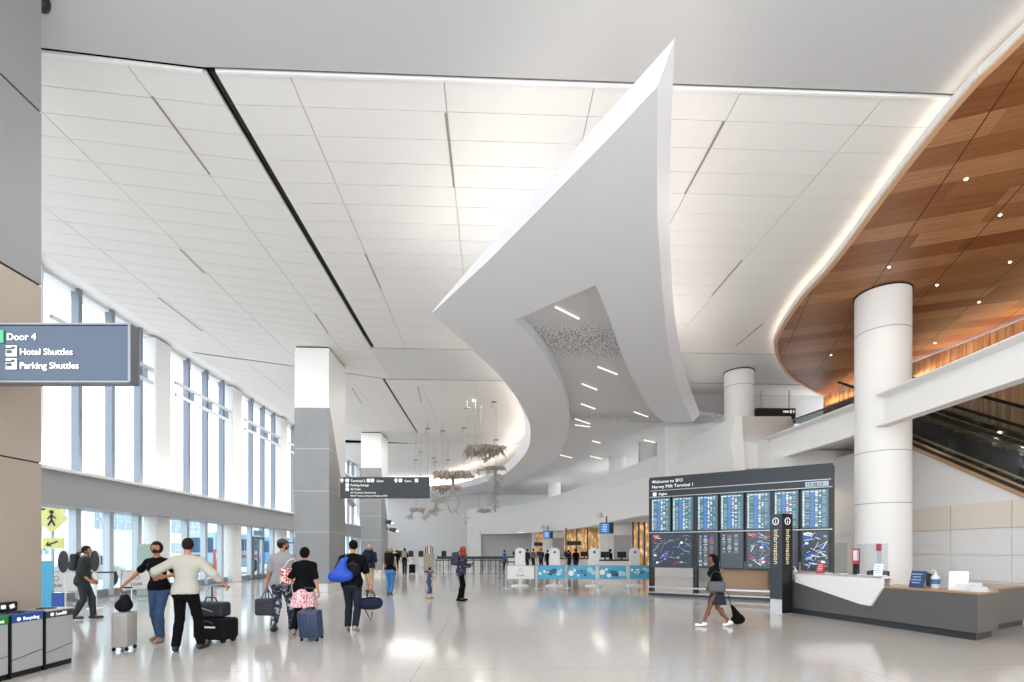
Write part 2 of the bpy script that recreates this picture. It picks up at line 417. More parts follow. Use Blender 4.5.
# ceiling seen between the canopy legs
M_perf = mat('perforated_ceiling', 'd0d0d1', .6, var=.01)
nt, b = nodes_of(M_perf)
tc = nt.nodes.new('ShaderNodeTexCoord'); sx = nt.nodes.new('ShaderNodeSeparateXYZ'); nt.links.new(tc.outputs['Object'], sx.inputs[0])
vo = nt.nodes.new('ShaderNodeTexVoronoi'); vo.inputs['Scale'].default_value = 15; nt.links.new(tc.outputs['Object'], vo.inputs['Vector'])
def mth(op, a, b2=None, c=None):
    m = nt.nodes.new('ShaderNodeMath'); m.operation = op
    for i, x in enumerate((a, b2, c)):
        if x is None: continue
        if isinstance(x, (int, float)): m.inputs[i].default_value = x
        else: nt.links.new(x, m.inputs[i])
    return m.outputs[0]
def band(cy, wd, amp):
    d = mth('ABSOLUTE', mth('SUBTRACT', sx.outputs[1], cy)); return mth('MULTIPLY', mth('MAXIMUM', mth('SUBTRACT', 1.0, mth('DIVIDE', d, wd)), 0.0), amp)
rad = mth('MAXIMUM', band(16.2, 2.4, .55), band(25.0, 2.2, .45))
rad = mth('MINIMUM', rad, .42)
hole = mth('LESS_THAN', vo.outputs['Distance'], rad)
mxn = nt.nodes.new('ShaderNodeMix'); mxn.data_type = 'RGBA'; nt.links.new(hole, mxn.inputs[0])
nt.links.new(b.inputs['Base Color'].links[0].from_socket, mxn.inputs[6]); mxn.inputs[7].default_value = hexc('6e6a66')+(1,)
nt.links.new(mxn.outputs[2], b.inputs['Base Color'])
zr = CH+6.63
poly = [hp(500, 308, 6.4), hp(600, 268, 6.4), hp(640, 330, 6.3), hp(655, 380, 6.3), hp(680, 418, 6.3)]
poly = [(p.x, p.y) for p in poly]+[(15.5, 25.6), (15.5, 65.8), (-13, 65.8)]
poly += [(p.x, p.y) for p in [hp(400, 498.5, 6.3), hp(500, 481, 6.3), hp(540, 455, 6.3), hp(550, 425, 6.3), hp(540, 390, 6.3), hp(515, 352, 6.3)]]
pc = S(MB().prism(poly, zr, zr+.08).build('ceiling', M_perf))
for a, b2 in (((555, 307), (579, 319)), ((598, 367), (617, 374.5)), ((582, 384), (597, 390)), ((581, 404), (595, 409)), ((575, 419), (590, 424)), ((634, 412), (648, 417)), ((575, 425), (590, 427)), ((592, 441), (600, 443)), ((560, 455), (572, 458)), ((644, 440), (656, 443)), ((590, 456), (602, 459))):
    A = hp(a[0], a[1], 6.6); B = hp(b2[0], b2[1], 6.6); d = B-A
    MB().box((A+B)/2, (.03, d.length, .03), rz=math.atan2(-d.x, d.y)).build('slot_light', mat('slot_light', 'ffffff', .5, emis='fff0dc', es=.9), pc)

# ---------------------------------------------------------------- round columns and mezzanine
def column(X, Y, r, top, label, caps=True, z0=0, seams=(3.05, 5.7, 8.6)):
    x, y = W(X, Y); t = T('round_column', label, 'column', (x, y, z0))
    H = top-z0
    MB().lathe([(r, 0), (r, H)], 48).build('shaft', M_white, t, smooth=True)
    k = MB()
    for z in seams:
        if z0 < z < top: k.lathe([(r+.003, z-z0-.012), (r+.003, z-z0+.012)], 48)
    if k.v: k.build('joint_ring', mat('joint_grey', 'a3a3a3', .6), t, smooth=True)
    if caps: MB().lathe([(r+.03, H-.04), (r+.03, H-.005)], 48).build('shadow_ring', M_dark, t, smooth=True)
    return t
column(11.0, 15.2, .70, CH+7.62, 'big white round column rising through the wood ceiling behind the information desk', seams=(2.98, 4.28+.2, 8.02))
column(10.15, 22.9, .62, ZC, 'white round column with collar meeting the white ceiling beside the wood ceiling', seams=(8.9,))
column((617.5-512)/F*36.3, 36.3, .6, zr, 'short white round column on the mezzanine, right of the two far ones', False, z0=4.9)
column((554.5-512)/F*50, 50, .6, zr, 'farthest small white round column on the mezzanine', False, z0=4.9)

PT = [(733, 415, 20.3), (694, 436, 24), (656, 454.6, 28.2), (628, 466, 31.5), (610, 473.6, 34.4), (585, 483.5, 39.5), (562, 493, 44), (527, 502.5, 50.5), (501, 506.6, 54), (467, 509, 56)]
top = [dp(*p) for p in PT]
def dzat(Y): return 2.12 if Y < 28.2 else 2.12-(Y-28.2)/16*.3 if Y < 44 else 1.82
k = MB(); rings = []
ct = crom(top, 5)
for i, p in enumerate(ct):
    q = ct[min(i+1, len(ct)-1)]-ct[max(i-1, 0)]; nb = Vector((q.y, -q.x, 0)).normalized()   # to the back (right of travel)
    zb = CH+dzat(p.y); zt = p.z
    zc_ = zt-(zt-zb)*.34
    rings.append([p+nb*.35, Vector((p.x, p.y, zt))+nb*.12, Vector((p.x, p.y, zc_))-nb*.12, Vector((p.x, p.y, zb))+nb*.28, Vector((p.x, p.y, zb))+nb*.6])
vs = [v for r in rings for v in r]; n5 = 5
fs = [(i*n5+j, i*n5+j+1, (i+1)*n5+j+1, (i+1)*n5+j) for i in range(len(rings)-1) for j in range(4)]
fs += [(i*n5+4, i*n5, (i+1)*n5, (i+1)*n5+4) for i in range(len(rings)-1)]
fs += [tuple(range(5)), tuple((len(rings)-1)*n5+j for j in range(5))[::-1]]
k.add(vs, fs); WM = S(k.build('wall_mezzanine', M_white, smooth=True, ang=12))
# slab and soffit under the mezzanine
cur = [r[4] for r in rings]
sl = [(p.x, p.y) for p in cur]+[(cur[-1].x, 60.2), (20, 60.2), (20, 24.6), (11.2, 24.6), (11.2, 21.6)]
S(MB().prism(sl, CH+2.0, 4.9).build('ceiling', M_soffit))
# pier carrying the right leg of the canopy, and its neighbour
k = MB(); A = gp(667, 25.5); k.box((A.x+1.15, A.y+.9, 6.4), (2.3, 1.2, 2.85)); k.build('mezzanine_pier', M_white, WM)
k = MB(); A = gp(659, 31); k.box((A.x+.2, A.y+.5, 6.4), (.5, .8, 3.4))
k.build('mezzanine_pier', M_white, WM)
# upper fascia and grey wall behind the second column
k = MB(); k.box((12.3, 25.9, 9.0), (11.0, .3, 1.55)); S(k.build('wall_upper', mat('grey_plaster', 'b9b9ba', .6)))
k = MB(); k.box((15.5, 31.0, 6.6), (13.0, .3, 3.4)); S(k.build('wall_upper', mat('grey_plaster', 'b9b9ba', .6)))
t = T('hanging_sign', 'black hanging sign above the mezzanine between the two white columns', 'sign', tuple(gp(775, 25.0, 8.18)))
MB().box((0, 0, 0), (1.95, .2, .75), bev=.01).build('sign_board', M_black, t)
MB().box((-.7, 0, .8), (.04, .04, .9)).box((.7, 0, .8), (.04, .04, .9)).each('hanger_rod', M_steel, t)
k = MB(); k.box((.48, -.11, .2), (.28, .01, .09)); k.box((.73, -.11, .2), (.1, .01, .15)); k.box((.87, -.11, .2), (.06, .01, .12)); k.build('sign_panel', M_wht_em, t)

# junction block round the second column
A = dp(732, 472, 20.6); B = dp(757, 468, 20.6); Cc = dp(732, 439, 20.6); D = dp(757.8, 443.6, 20.6); E = dp(796, 431, 21.8); Ft = dp(737, 416.3, 21.3); G = dp(791, 416.3, 22.2)
A2, B2, C2, D2 = [p+Vector((.3, 2.6, 0)) for p in (A, B, Ft, G)]; B3 = dp(796, 458, 21.8)
k = MB(); k.add([A, B, D, Cc, E, G, Ft, A2, C2, D2, B3, B3+Vector((0, 1.2, 0)), E+Vector((0, 1.2, 0))],
   [(0, 1, 2, 3), (3, 2, 4, 5, 6), (0, 3, 6, 8, 7), (6, 5, 9, 8), (1, 10, 4, 2), (10, 11, 12, 4), (4, 12, 9, 5), (7, 8, 9, 12, 11), (0, 7, 11, 10, 1)])
k.build('column_collar', M_white, WM)

# walkway edge beams (channel section: web with top and bottom flange)
def beam(P, Q, zt, zb, label, tail=True):
    P = Vector(P); Q = Vector(Q); d = (Q-P); L = d.length; u = d/L; n_ = Vector((-u.y, u.x, 0)) if (Vector((-u.y, u.x, 0)).x < 0) else Vector((u.y, -u.x, 0))
    t = T('walkway_beam', label, 'beam', tuple(P))
    k = MB(); pr = [(0, zb), (.32, zb), (.32, zb+.035), (.05, zb+.10), (.05, zt-.10), (.32, zt-.035), (.32, zt), (0, zt)]
    k.plate(pr, (0, 0, 0), n_, (0, 0, 1), L*(1 if n_.cross(Vector((0, 0, 1))).dot(u) > 0 else -1))
    k.build('beam_web', M_white, t)
    return t
beam(W(10.62, 14.5)+(0,), W(10.62+.05, 3.0)+(0,), CH+4.43, CH+3.50, 'white steel walkway beam running from the big column to the upper right')
beam(W(10.93, 16.0)+(0,), W(10.5, 21.9)+(0,), CH+4.60, CH+3.58, 'white steel walkway beam between the two round columns above the flight board')
# walkway slab behind the beams
a = W(11.0, 3.0); b_ = W(10.6, 24.4); c_ = W(12.3, 24.4); d_ = W(12.4, 17.9); e_ = W(13.2, 17.9); 
S(MB().prism([W(11.9, 16.3), W(11.4, 21.8), W(16.0, 21.8), W(16.0, 18.4), W(12.3, 18.4), W(12.3, 16.3)], CH+3.9, CH+4.25).build('floor', M_soffit))
# glass balustrade on the far beam
t = T('glass_balustrade', 'glass balustrade with dark handrail on the walkway beam beside the big column', 'balustrade')
a = Vector(W(10.75, 22.6)+(CH+4.5,)); b_ = Vector(W(11.3, 15.9)+(CH+4.55,)); 
P0 = dp(795, 430, 23.0); P1 = dp(855, 408, 16.6); Q0 = dp(793, 419.5, 23.0); Q1 = dp(855, 398, 16.6)
dd = Vector((.02, .0, 0))
MB().add([P0, P1, Q1, Q0, P0+dd, P1+dd, Q1+dd, Q0+dd], [(0, 1, 2, 3), (7, 6, 5, 4), (0, 4, 5, 1), (3, 2, 6, 7), (0, 3, 7, 4), (1, 5, 6, 2)]).build('glass_panel', glass('tinted_glass', 'b9c3c4', .1), t)
MB().tube([Q0, Q1], .03).build('handrail', M_char, t)

# ---------------------------------------------------------------- wood ceiling
M_wood = mat('wood_planks', 'a8744a', .45, var=.05)
nt, b = nodes_of(M_wood)
tc = nt.nodes.new('ShaderNodeTexCoord'); mp = nt.nodes.new('ShaderNodeMapping'); mp.inputs['Rotation'].default_value = (0, 0, math.radians(22))
nt.links.new(tc.outputs['Object'], mp.inputs[0])
br = nt.nodes.new('ShaderNodeTexBrick'); br.offset = .37; br.offset_frequency = 3
br.inputs['Scale'].default_value = 1; br.inputs['Brick Width'].default_value = 3.1; br.inputs['Row Height'].default_value = .62
br.inputs['Mortar Size'].default_value = .003; br.inputs['Mortar Smooth'].default_value = 0
br.inputs['Color1'].default_value = hexc('ba875c')+(1,); br.inputs['Color2'].default_value = hexc('85491f')+(1,); br.inputs['Mortar'].default_value = hexc('7a4a28')+(1,)
nt.links.new(mp.outputs[0], br.inputs['Vector'])
sep = nt.nodes.new('ShaderNodeSeparateXYZ'); nt.links.new(mp.outputs[0], sep.inputs[0])
pp = mth('LESS_THAN', mth('PINGPONG', sep.outputs[0], .8), .012)
mg = nt.nodes.new('ShaderNodeTexNoise'); mp2 = nt.nodes.new('ShaderNodeMapping'); mp2.inputs['Scale'].default_value = (1.2, 26, 1); nt.links.new(mp.outputs[0], mp2.inputs[0])
nt.links.new(mp2.outputs[0], mg.inputs['Vector']); mg.inputs['Scale'].default_value = 1; mg.inputs['Detail'].default_value = 5
gr = ramp(nt, mg.outputs['Fac'], [(.3, (.72, .72, .72)), (.7, (1.15, 1.12, 1.1))])
m1 = nt.nodes.new('ShaderNodeMix'); m1.data_type = 'RGBA'; m1.blend_type = 'MULTIPLY'; m1.inputs[0].default_value = 1
nt.links.new(br.outputs['Color'], m1.inputs[6]); nt.links.new(gr, m1.inputs[7])
m2 = nt.nodes.new('ShaderNodeMix'); m2.data_type = 'RGBA'; nt.links.new(pp, m2.inputs[0]); nt.links.new(m1.outputs[2], m2.inputs[6]); m2.inputs[7].default_value = hexc('3a2210')+(1,)
nt.links.new(m2.outputs[2], b.inputs['Base Color'])
DW = 7.62
WE = [(1180, -150), (1024, 40), (970, 93), (905, 172), (838.5, 260), (805, 297), (788, 321), (779, 337.6), (777.8, 348), (782, 362), (794.7, 378), (827, 397)]
we = [hp(x, y, DW) for x, y in WE[1:]]
we = crom([Vector((we[0].x-.1, -2, we[0].z)), Vector((we[0].x-.05, 4, we[0].z))]+we, 5)
inner = [(p.x, p.y) for p in we]
k = MB().prism(inner+[(17.6, 24.6), (19, -2)], CH+DW, CH+DW+.12)
wc = S(k.build('ceiling', M_wood))
# border: timber edge strip, white lip above
k = MB(); k2 = MB()
for p, q in zip(we[:-1], we[1:]):
    d = (q-p).normalized(); nn = Vector((-d.y, d.x, 0))      # left of travel = outwards
    for mbx, z0, z1, o0, o1 in ((k, -.03, .14, 0, .10), (k2, .0, .12, .10, .15)):
        a0, a1, b0, b1 = p+nn*o0, q+nn*o0, p+nn*o1, q+nn*o1
        za, zb2 = Vector((0, 0, z0)), Vector((0, 0, z1))
        mbx.add([a0+za, a1+za, b1+za, b0+za, a0+zb2, a1+zb2, b1+zb2, b0+zb2], [(0, 1, 2, 3), (7, 6, 5, 4), (0, 4, 5, 1), (3, 2, 6, 7), (0, 3, 7, 4), (1, 5, 6, 2)])
k.build('edge_strip', mat('pale_timber', 'd0a67e', .5), wc); k2.build('edge_lip', M_white, wc)
coves([p+Vector((0, 0, 0)) for p in we], -1, P_COVE*.8, -.0-.02, CH+DW+.16, sz=.10)
for x, y in ((966, 179), (1000, 215), (889, 267), (937, 285), (979, 302), (831, 355), (935, 343), (1010, 262)):
    p = hp(x, y, DW); MB().lathe([(.028, -.012), (.028, .002)], 16, c=(p.x, p.y, p.z)).build('downlight', M_lamp, wc)
    l = bpy.data.lights.new('downlight_beam', 'SPOT'); l.energy = 22; l.spot_size = 1.4; l.color = (1, .85, .65); l.shadow_soft_size = .05
    o = bpy.data.objects.new('downlight_beam', l); C.objects.link(o); o.location = (p.x, p.y, p.z-.03)
# ribbed timber wall
M_rib = mat('ribbed_timber', 'b08a68', .5, var=.03)
nt, b = nodes_of(M_rib)
tc = nt.nodes.new('ShaderNodeTexCoord'); mp = nt.nodes.new('ShaderNodeMapping'); mp.inputs['Scale'].default_value = (10, 10, .15); nt.links.new(tc.outputs['Object'], mp.inputs[0])
ns = nt.nodes.new('ShaderNodeTexNoise'); ns.inputs['Scale'].default_value = 1; ns.inputs['Detail'].default_value = 2; nt.links.new(mp.outputs[0], ns.inputs['Vector'])
nt.links.new(ramp(nt, ns.outputs['Fac'], [(.35, hexc('9c7453')), (.65, hexc('c29f7e'))]), b.inputs['Base Color'])
wp = [Vector((16.2, 24.4, 0)), Vector((16.6, 21.6, 0)), Vector((16.85, 19.5, 0)), Vector((17.25, 15.9, 0)), Vector((17.6, 9, 0)), Vector((17.6, -1.9, 0))]
k = MB(); pts = crom(wp, 6); rib = []
for p, q in zip(pts[:-1], pts[1:]):
    L = (q-p).length; m_ = max(1, int(L/.22)); u = (q-p)/L; nn = Vector((u.y, -u.x, 0)); nn = nn if nn.x < 0 else -nn
    for j in range(m_):
        s0 = p+u*(L*j/m_); s1 = p+u*(L*(j+.62)/m_); s2 = p+u*(L*(j+1)/m_)
        rib += [s0+nn*.03, s1+nn*.03, s1, s2]
back = [p+Vector((.25, 0, 0)) for p in pts[::-1]]
k.prism([(p.x, p.y) for p in rib]+[(p.x, p.y) for p in back], 0, CH+DW-.1)
S(k.build('wall_right', M_rib))
area('timber_cove', (16.8, 17.5, CH+DW-.7), (PI, -.2, 0), .1, 9, 45, (1, .66, .36))
area('timber_cove', (16.3, 22.5, CH+DW-.55), (PI, .35, .15), .1, 3.4, 20, (1, .62, .28))

# ---------------------------------------------------------------- panel walls behind the desk
M_p1 = mat('panel_cream', 'd9d0c4', .5, var=.015); M_p2 = mat('panel_white', 'dedede', .45, var=.01)
XR = 13.1
k = MB(); y0, y1 = 6.0, 19.4
sl_ = .556
def zesc(y): return 4.87-(15.6-y)*sl_      # underside line of the escalator
zl = lambda y: max(0.05, min(zesc(y), 5.2))
k.plate([(y0, .0), (y1, .0), (y1, zl(y1)-.05), (16.2, zl(16.2)-.05), (7.3, .35), (6, .2)], (XR+.02, 0, 0), (0, 1, 0), (0, 0, 1), .25, 0)
kp = S(k.build('wall_right', M_p2))
cs = {0: [0, 0, 0, 1], 1: [0, 1, 0, 0], 2: [0, 0, 1, 0], 3: [1, 1, 0, 0]}
for r in range(4):
    for c in range(9):
        a = 19.3-c*1.73; b2 = a-1.71; za = .1+r*.7; zb_ = za+.69
        if b2 < 9.5-(3-r)*.9: continue
        beige = (r == 3 and c in (2, 3, 4)) or (r in (0, 1) and c == 5) or (r == 0 and c == 4)
        MB().box((XR-.0, (a+b2)/2, (za+zb_)/2), (.05, 1.71, .685)).build('wall_panel', M_p1 if beige else M_p2, kp)
# beige wall with a lit cove to the left of the big column
A = W(8.6, 22.0); B = W(14, 22.0)
k = MB().box(((A[0]+B[0])/2, (A[1]+B[1])/2, 2.0), (5.6, .3, 4.0)); pw = S(k.build('wall_passage', mat('panel_taupe', 'c4b7a9', .5)))
k = MB()
for z in (1.15, 2.1, 3.05): k.box(((A[0]+B[0])/2, (A[1]+B[1])/2-.155, z), (5.6, .01, .02))
k.build('panel_joint', mat('joint_grey', 'a3a3a3', .6), pw)
P0 = W(9.7, 19.6); P1 = W(13.9, 19.6)
S(MB().box(((P0[0]+P1[0])/2, P0[1]+1.2, 4.75), (P1[0]-P0[0]-.6, 2.6, 1.4)).build('ceiling', M_white))
area('passage_cove', ((P0[0]+P1[0])/2, A[1]-.45, 4.0), (0, .0, 0), 4.5, .15, 60, (1, .93, .84))
area('passage_cove', ((P0[0]+P1[0])/2, A[1]-.45, 3.9), (PI*.35, .0, 0), 4.5, .1, 40, (1, .93, .84))

# ---------------------------------------------------------------- escalator
t = T('escalator', 'dark escalator descending to the right under the white beam', 'escalator', (XR, 15.6, 4.87))
u = Vector((0, -1, -sl_)).normalized(); Le = 13.0
wdt = 1.5
def along(s, z=0, x=0): return Vector((x, -s, -s*sl_+z))
k = MB()      # side skirt trusses (near side)
def ssec(mb, x0, x1, za, zb, s0=-3.4, s1=7.3, mi=0):
    pts = [along(s0, za if s0 > -1.2 else za, x0), along(s1, za, x0), along(s1, zb, x0), along(s0, zb, x0)]
    pt2 = [p+Vector((x1-x0, 0, 0)) for p in pts]
    mb.add(pts+pt2, [(0, 1, 2, 3), (7, 6, 5, 4), (0, 4, 5, 1), (3, 2, 6, 7), (0, 3, 7, 4), (1, 5, 6, 2)], mi)
ssec(k, -.04, .02, -.02, .10); k.build('timber_edge', mat('bronze_trim', 'b0906c', .4, .3), t)
k = MB(); ssec(k, 0.0, .14, .10, .20); ssec(k, wdt, wdt+.14, .10, .40); ssec(k, .14, wdt, .02, .12); k.build('truss', mat('dark_bronze', '2b2522', .35, .5), t)
k = MB(); ssec(k, .0, .16, .20, .27); ssec(k, wdt, wdt+.16, .40, .50); k.build('deck_trim', mat('bronze_shine', '9a8266', .25, .8), t)
for i in range(26):
    s = -3.0+i*.4
    if s > 7.1: break
    MB().box(along(s, .36, wdt/2+.08), (wdt-.2, .40, .2)).build('step', mat('step_dark', '2a2725', .4, .5), t)
for x in (.08, wdt+.08):
    k = MB(); ssec(k, x-.008, x+.008, .27 if x < 1 else .5, 1.22); k.build('glass_panel', M_glass, t)
    MB().tube([along(-3.4, 1.27, x), along(7.3, 1.27, x)], .045, 8).build('handrail', M_rub, t)
k = MB(); ssec(k, wdt+.2, wdt+.95, .05, .42, -3.4, 7); k.build('outer_cladding', mat('dark_bronze', '2b2522', .35, .5), t)
k = MB(); ssec(k, wdt+.14, wdt+.18, .54, .62); ssec(k, wdt+.22, wdt+.26, .78, .84); ssec(k, .16, .20, .33, .39); k.each('bronze_rail', mat('bronze_bright', 'b99a72', .35, .5), t)
k = MB(); ssec(k, wdt+.3, wdt+.5, .42, .47); ssec(k, wdt+.75, wdt+.95, .42, .47); k.each('deck_trim', mat('bronze_shine', '9a8266', .25, .8), t)
k = MB(); ssec(k, wdt+1.0, wdt+1.016, .45, 1.55); k.build('glass_panel', M_glass, t)
MB().tube([along(-3.4, 1.6, wdt+1.0), along(7.3, 1.6, wdt+1.0)], .05, 8).build('handrail', M_rub, t)
k = MB(); ssec(k, wdt+1.05, wdt+1.25, .1, .75); k.build('upper_skirt', mat('bronze_panel', '6b5542', .4, .4), t)
for s in (.4, 1.2, 2.0, 2.8, 3.6, 4.4): MB().box(along(s, .60, wdt+1.03), (.06, .10, .05)).build('skirt_light', M_lamp, t)
X_, Y_, Z_ = Vector((1, 0, 0)), Vector((0, 1, 0)), Vector((0, 0, 1))
# ---------------------------------------------------------------- blade sign on the near pillar
RT = Vector((cT, -sT, 0))           # camera right: the near sign faces us squarely
t = T('wayfinding_sign', 'large blade sign at left reading Door 4, Hotel Shuttles, Parking Shuttles', 'sign', tuple(dp(0, 353, 6.0)), -TH)
M_sb = mat('sign_slate', '3f4b5c', .25, .35, var=.12, scale=1.2)
L = 129/F*6.0; zt = 28/F*6.0
MB().box(((L-.95)/2, .06, 0), (L+.95, .13, .655), bev=.012).build('sign_board', M_sb, t)
k = MB().box(((L-.95)/2, .06, .338), (L+.97, .15, .022)).box(((L-.95)/2, .06, -.338), (L+.97, .15, .022)).box((L+.012, .06, 0), (.03, .15, .68)); k.build('sign_frame', mat('frame_grey', '7d8086', .35, .6), t)
px = 6.0/F
def st(s, x, y, size, m=M_wht_em, nm='lettering'): return text(s, size, (x*px, -.012, (353-y)*px), X_, Z_, m, t, nm)
st('Door 4', 7.5, 340.5, .115); st('Hotel Shuttles', 20.5, 355.3, .108); st('Parking Shuttles', 20.5, 369, .108)
for yy in (351.5, 364.5):
    k = MB().box((12.8*px, -.016, (353-yy)*px), (.125, .012, .125), bev=.004); ic = k.each('pictogram', M_wht_em, t)[0]
    k = MB().box((11.2*px, -.026, (353-yy-1)*px), (.06, .006, .035)).box((11.2*px, -.026, (353-yy+2.2)*px), (.07, .006, .022)).box((15.2*px, -.026, (353-yy+3)*px), (.035, .006, .03)); k.each('pictogram_mark', M_char, ic)
MB().box((-1.2*px, -.014, (353-337)*px), (.14, .012, .15)).build('green_symbol', mat('sign_green', '3f9a74', .4, emis='3f9a74', es=.3), t)

# ---------------------------------------------------------------- hanging sign by the stone pillar
t = T('wayfinding_sign', 'black blade sign on the stone pillar reading Terminal 2, Parking Garage, AirTrain', 'sign', tuple(dp(340, 498, 20.4)), -TH)
u = 20.4/F
MB().box((44.5*u, .12, 10.5*u), (89*u, .22, 21*u), bev=.01).build('sign_board', mat('sign_black', '25292c', .35), t)
MB().box((-.6*u, .12, 10.5*u), (1.2*u, .26, 21.5*u)).build('mounting_edge', mat('timber_trim', 'a38a70', .5), t)
def s2(s, x, y, sz): text(s, sz, (x*u, -.005, (498-y)*u), X_, Z_, M_wht_em, t, depth=.003)
s2('Terminal 2', 10.5, 482, .135); s2('Gates', 36.5, 482, .12); s2('Gates', 64.5, 482, .12)
s2('Parking Garage', 10.5, 486.2, .12); s2('AirTrain', 10.5, 490.2, .12); s2('All Terminals, Rental Cars', 10.5, 493.4, .095); s2('BART Trains & Airport Hotels at SFO', 10.5, 496.6, .095)
k = MB()
for x, y in ((7.3, 480.5), (7.3, 485), (7.3, 489.2), (28.5, 480.5), (32.5, 480.5), (60.5, 480.5), (76.5, 480.5)): k.box((x*u, -.008, (498-y)*u), (.13, .008, .135), bev=.003)
k.each('pictogram', M_wht_em, t)
k = MB()
for x in (2, 56):
    k.plate([(-.09, 0), (0, .1), (.09, 0), (.03, 0), (.03, -.08), (-.03, -.08), (-.03, 0)], (x*u, -.004, (498-480.5)*u), X_, Z_, .008)
k.each('arrow', M_wht_em, t)

# ---------------------------------------------------------------- flight information board
A = Vector(W(5.02, 18.7)+(0,)); B = Vector(W(9.72, 15.5)+(0,)); d = B-A; LB_ = d.length; rz = math.atan2(d.y, d.x)
t = T('flight_information_board', 'wide dark board of fourteen flight and map screens under a welcome header', 'display', tuple(A), rz)
H = 4.27
M_bd = mat('board_charcoal', '2a3036', .4, .2)
MB().box((LB_/2, .12, H-.36), (LB_, .28, .72), bev=.01).build('header_panel', M_bd, t)
M_rail = mat('board_rail', 'a9adb1', .35, .6)
k = MB()
def bx_(x0, x1, z0, z1, y=.06, dy=.2): k.box(((x0+x1)/2, y, (z0+z1)/2), (x1-x0, dy, z1-z0))
bx_(.05, LB_-.05, H-.50, H-.475, -.03, .02); bx_(.02, LB_-.02, H-.735, H-.71, -.02, .1); bx_(.02, LB_-.02, 2.245, 2.28, -.02, .1)
k.each('trim_rail', M_rail, t)
# map board px x (at mid height) to board coordinate
def sx_(px_):
    r = (px_-512)/F; ax, ay = 5.02, 18.7; ux, uy = (9.72-5.02)/LB_, (15.5-18.7)/LB_
    return (r*ay-ax)/(ux-r*uy)
k = MB(); k.box((LB_/2, .16, 2.45), (LB_-.1, .08, 2.4)); k.build('back_panel', M_bd, t)
k = MB()
for xx in (650, 695, 831.5): k.box((sx_(xx) if xx > 652 else .05, .12, 2.1), (.14, .24, 4.2))
k.box((sx_(772), .12, 2.1), (.14, .24, 4.2))
k.each('post', M_black, t)
S1 = [(651.5, 670.5), (672.5, 693.5), (697.5, 718), (720.5, 743.5), (746.5, 770.5), (774, 798.5), (801.5, 829)]
M_scr = mat('screen_teal', '3a5a6b', .25, emis='4f7c93', es=.3); M_scr2 = mat('screen_navy', '2b3440', .25, emis='343f4e', es=.3)
EM = [mat('px_white', 'e8f2f4', .5, emis='dfeef2', es=.4), mat('px_blue', '3b6fd0', .5, emis='4a86e6', es=.5), mat('px_green', '2c6b5c', .5, emis='1d7d5c', es=.3),
      mat('px_red', 'd83a3a', .5, emis='e04545', es=.8), mat('px_grey', '8fa0aa', .5, emis='9db0b9', es=.22)]
for i, (a, b_) in enumerate(S1):
    x0, x1 = sx_(a), sx_(b_); z0, z1 = 2.30, 3.51
    f = MB().box(((x0+x1)/2, .05, (z0+z1)/2), (x1-x0+.03, .12, z1-z0+.03), bev=.006); fo = f.build('screen_casing', M_black, t)
    MB().box(((x0+x1)/2, -.012, (z0+z1)/2), (x1-x0-.03, .01, z1-z0-.03)).build('screen', M_scr, fo)
    k = MB(); w_ = x1-x0-.06; rows = 24; rh = (z1-z0-.1)/rows
    for r in range(rows):
        zz = z1-.05-rh*(r+.5); x = x0+.03
        for cfrac, mi in ((.10, 0), (.22, 2 if random.random() < .35 else 4), (.18, 1), (.14, random.choice((0, 4, 0, 3) if random.random() < .35 else (0, 4))), (.14, random.choice((4, 0, 2))), (.18, random.choice((4, 2, 4)))):
            if r == 0: mi = 0
            ww = cfrac*w_
            k.box((x+ww*.4, -.020, zz), (ww*(.5+.35*random.random()), .004, rh*.5), mi=mi); x += ww
    k.build('flight_rows', EM, fo)
S2_ = [(651.5, 692.5, 'map'), (697.5, 718, 'list'), (720.5, 743.5, 'text'), (746.5, 771, 'map2'), (774, 798, 'list2'), (801.5, 829, 'photo')]
for i, (a, b_, kd) in enumerate(S2_):
    x0, x1 = sx_(a), sx_(b_); z0, z1 = 1.02, 2.23
    fo = MB().box(((x0+x1)/2, .05, (z0+z1)/2), (x1-x0+.03, .12, z1-z0+.03), bev=.006).build('screen_casing', M_black, t)
    MB().box(((x0+x1)/2, -.012, (z0+z1)/2), (x1-x0-.03, .01, z1-z0-.03)).build('screen', M_scr2, fo)
    k = MB(); w_ = x1-x0-.08
    if kd in ('map', 'map2', 'photo'):
        rg = random.Random(i+3)
        for q in range(44):
            cx = x0+.06+w_*rg.random(); cz = z0+.08+1.05*rg.random(); an = rg.choice((.5, -.6, 1.1, -.2, .15)); ln = .06+.24*rg.random()
            p = [Vector((cx+math.cos(an)*s_*ln/2, -.020, cz+math.sin(an)*s_*ln/2)) for s_ in (-1, 1)]
            p = [Vector((min(max(v_.x, x0+.04), x1-.04), v_.y, min(max(v_.z, z0+.04), z1-.04))) for v_ in p]
            k.tube(p, .005 if rg.random() < .6 else .011, 4, rg.choice((0, 4, 4, 4, 4, 1, 3) if kd != 'photo' else (0, 4, 1, 0)))
        k.box((x0+.17, -.02, z1-.09), (.22, .004, .05), mi=3 if kd != 'photo' else 0)
        for q in range(8):
            cx = x0+.08+w_*.85*rg.random(); cz = z0+.1+1.0*rg.random(); k.box((cx, -.022, cz), (.09, .004, .06), mi=rg.choice((0, 4, 1, 4)))
    else:
        for r in range(24 if kd != 'text' else 14):
            zz = z1-.1-r*.045; x = x0+.05
            for cfrac in (.22, .28, .3):
                ww = cfrac*w_; mi = 0 if cfrac < .3 or kd == 'text' else random.choice((1, 2, 3, 4))
                k.box((x+ww*.42, -.020, zz), (ww*(.45+.4*random.random()), .004, .012), mi=mi if mi or random.random() < .4 else 4); x += ww*1.15
    k.build('screen_content', EM, fo)
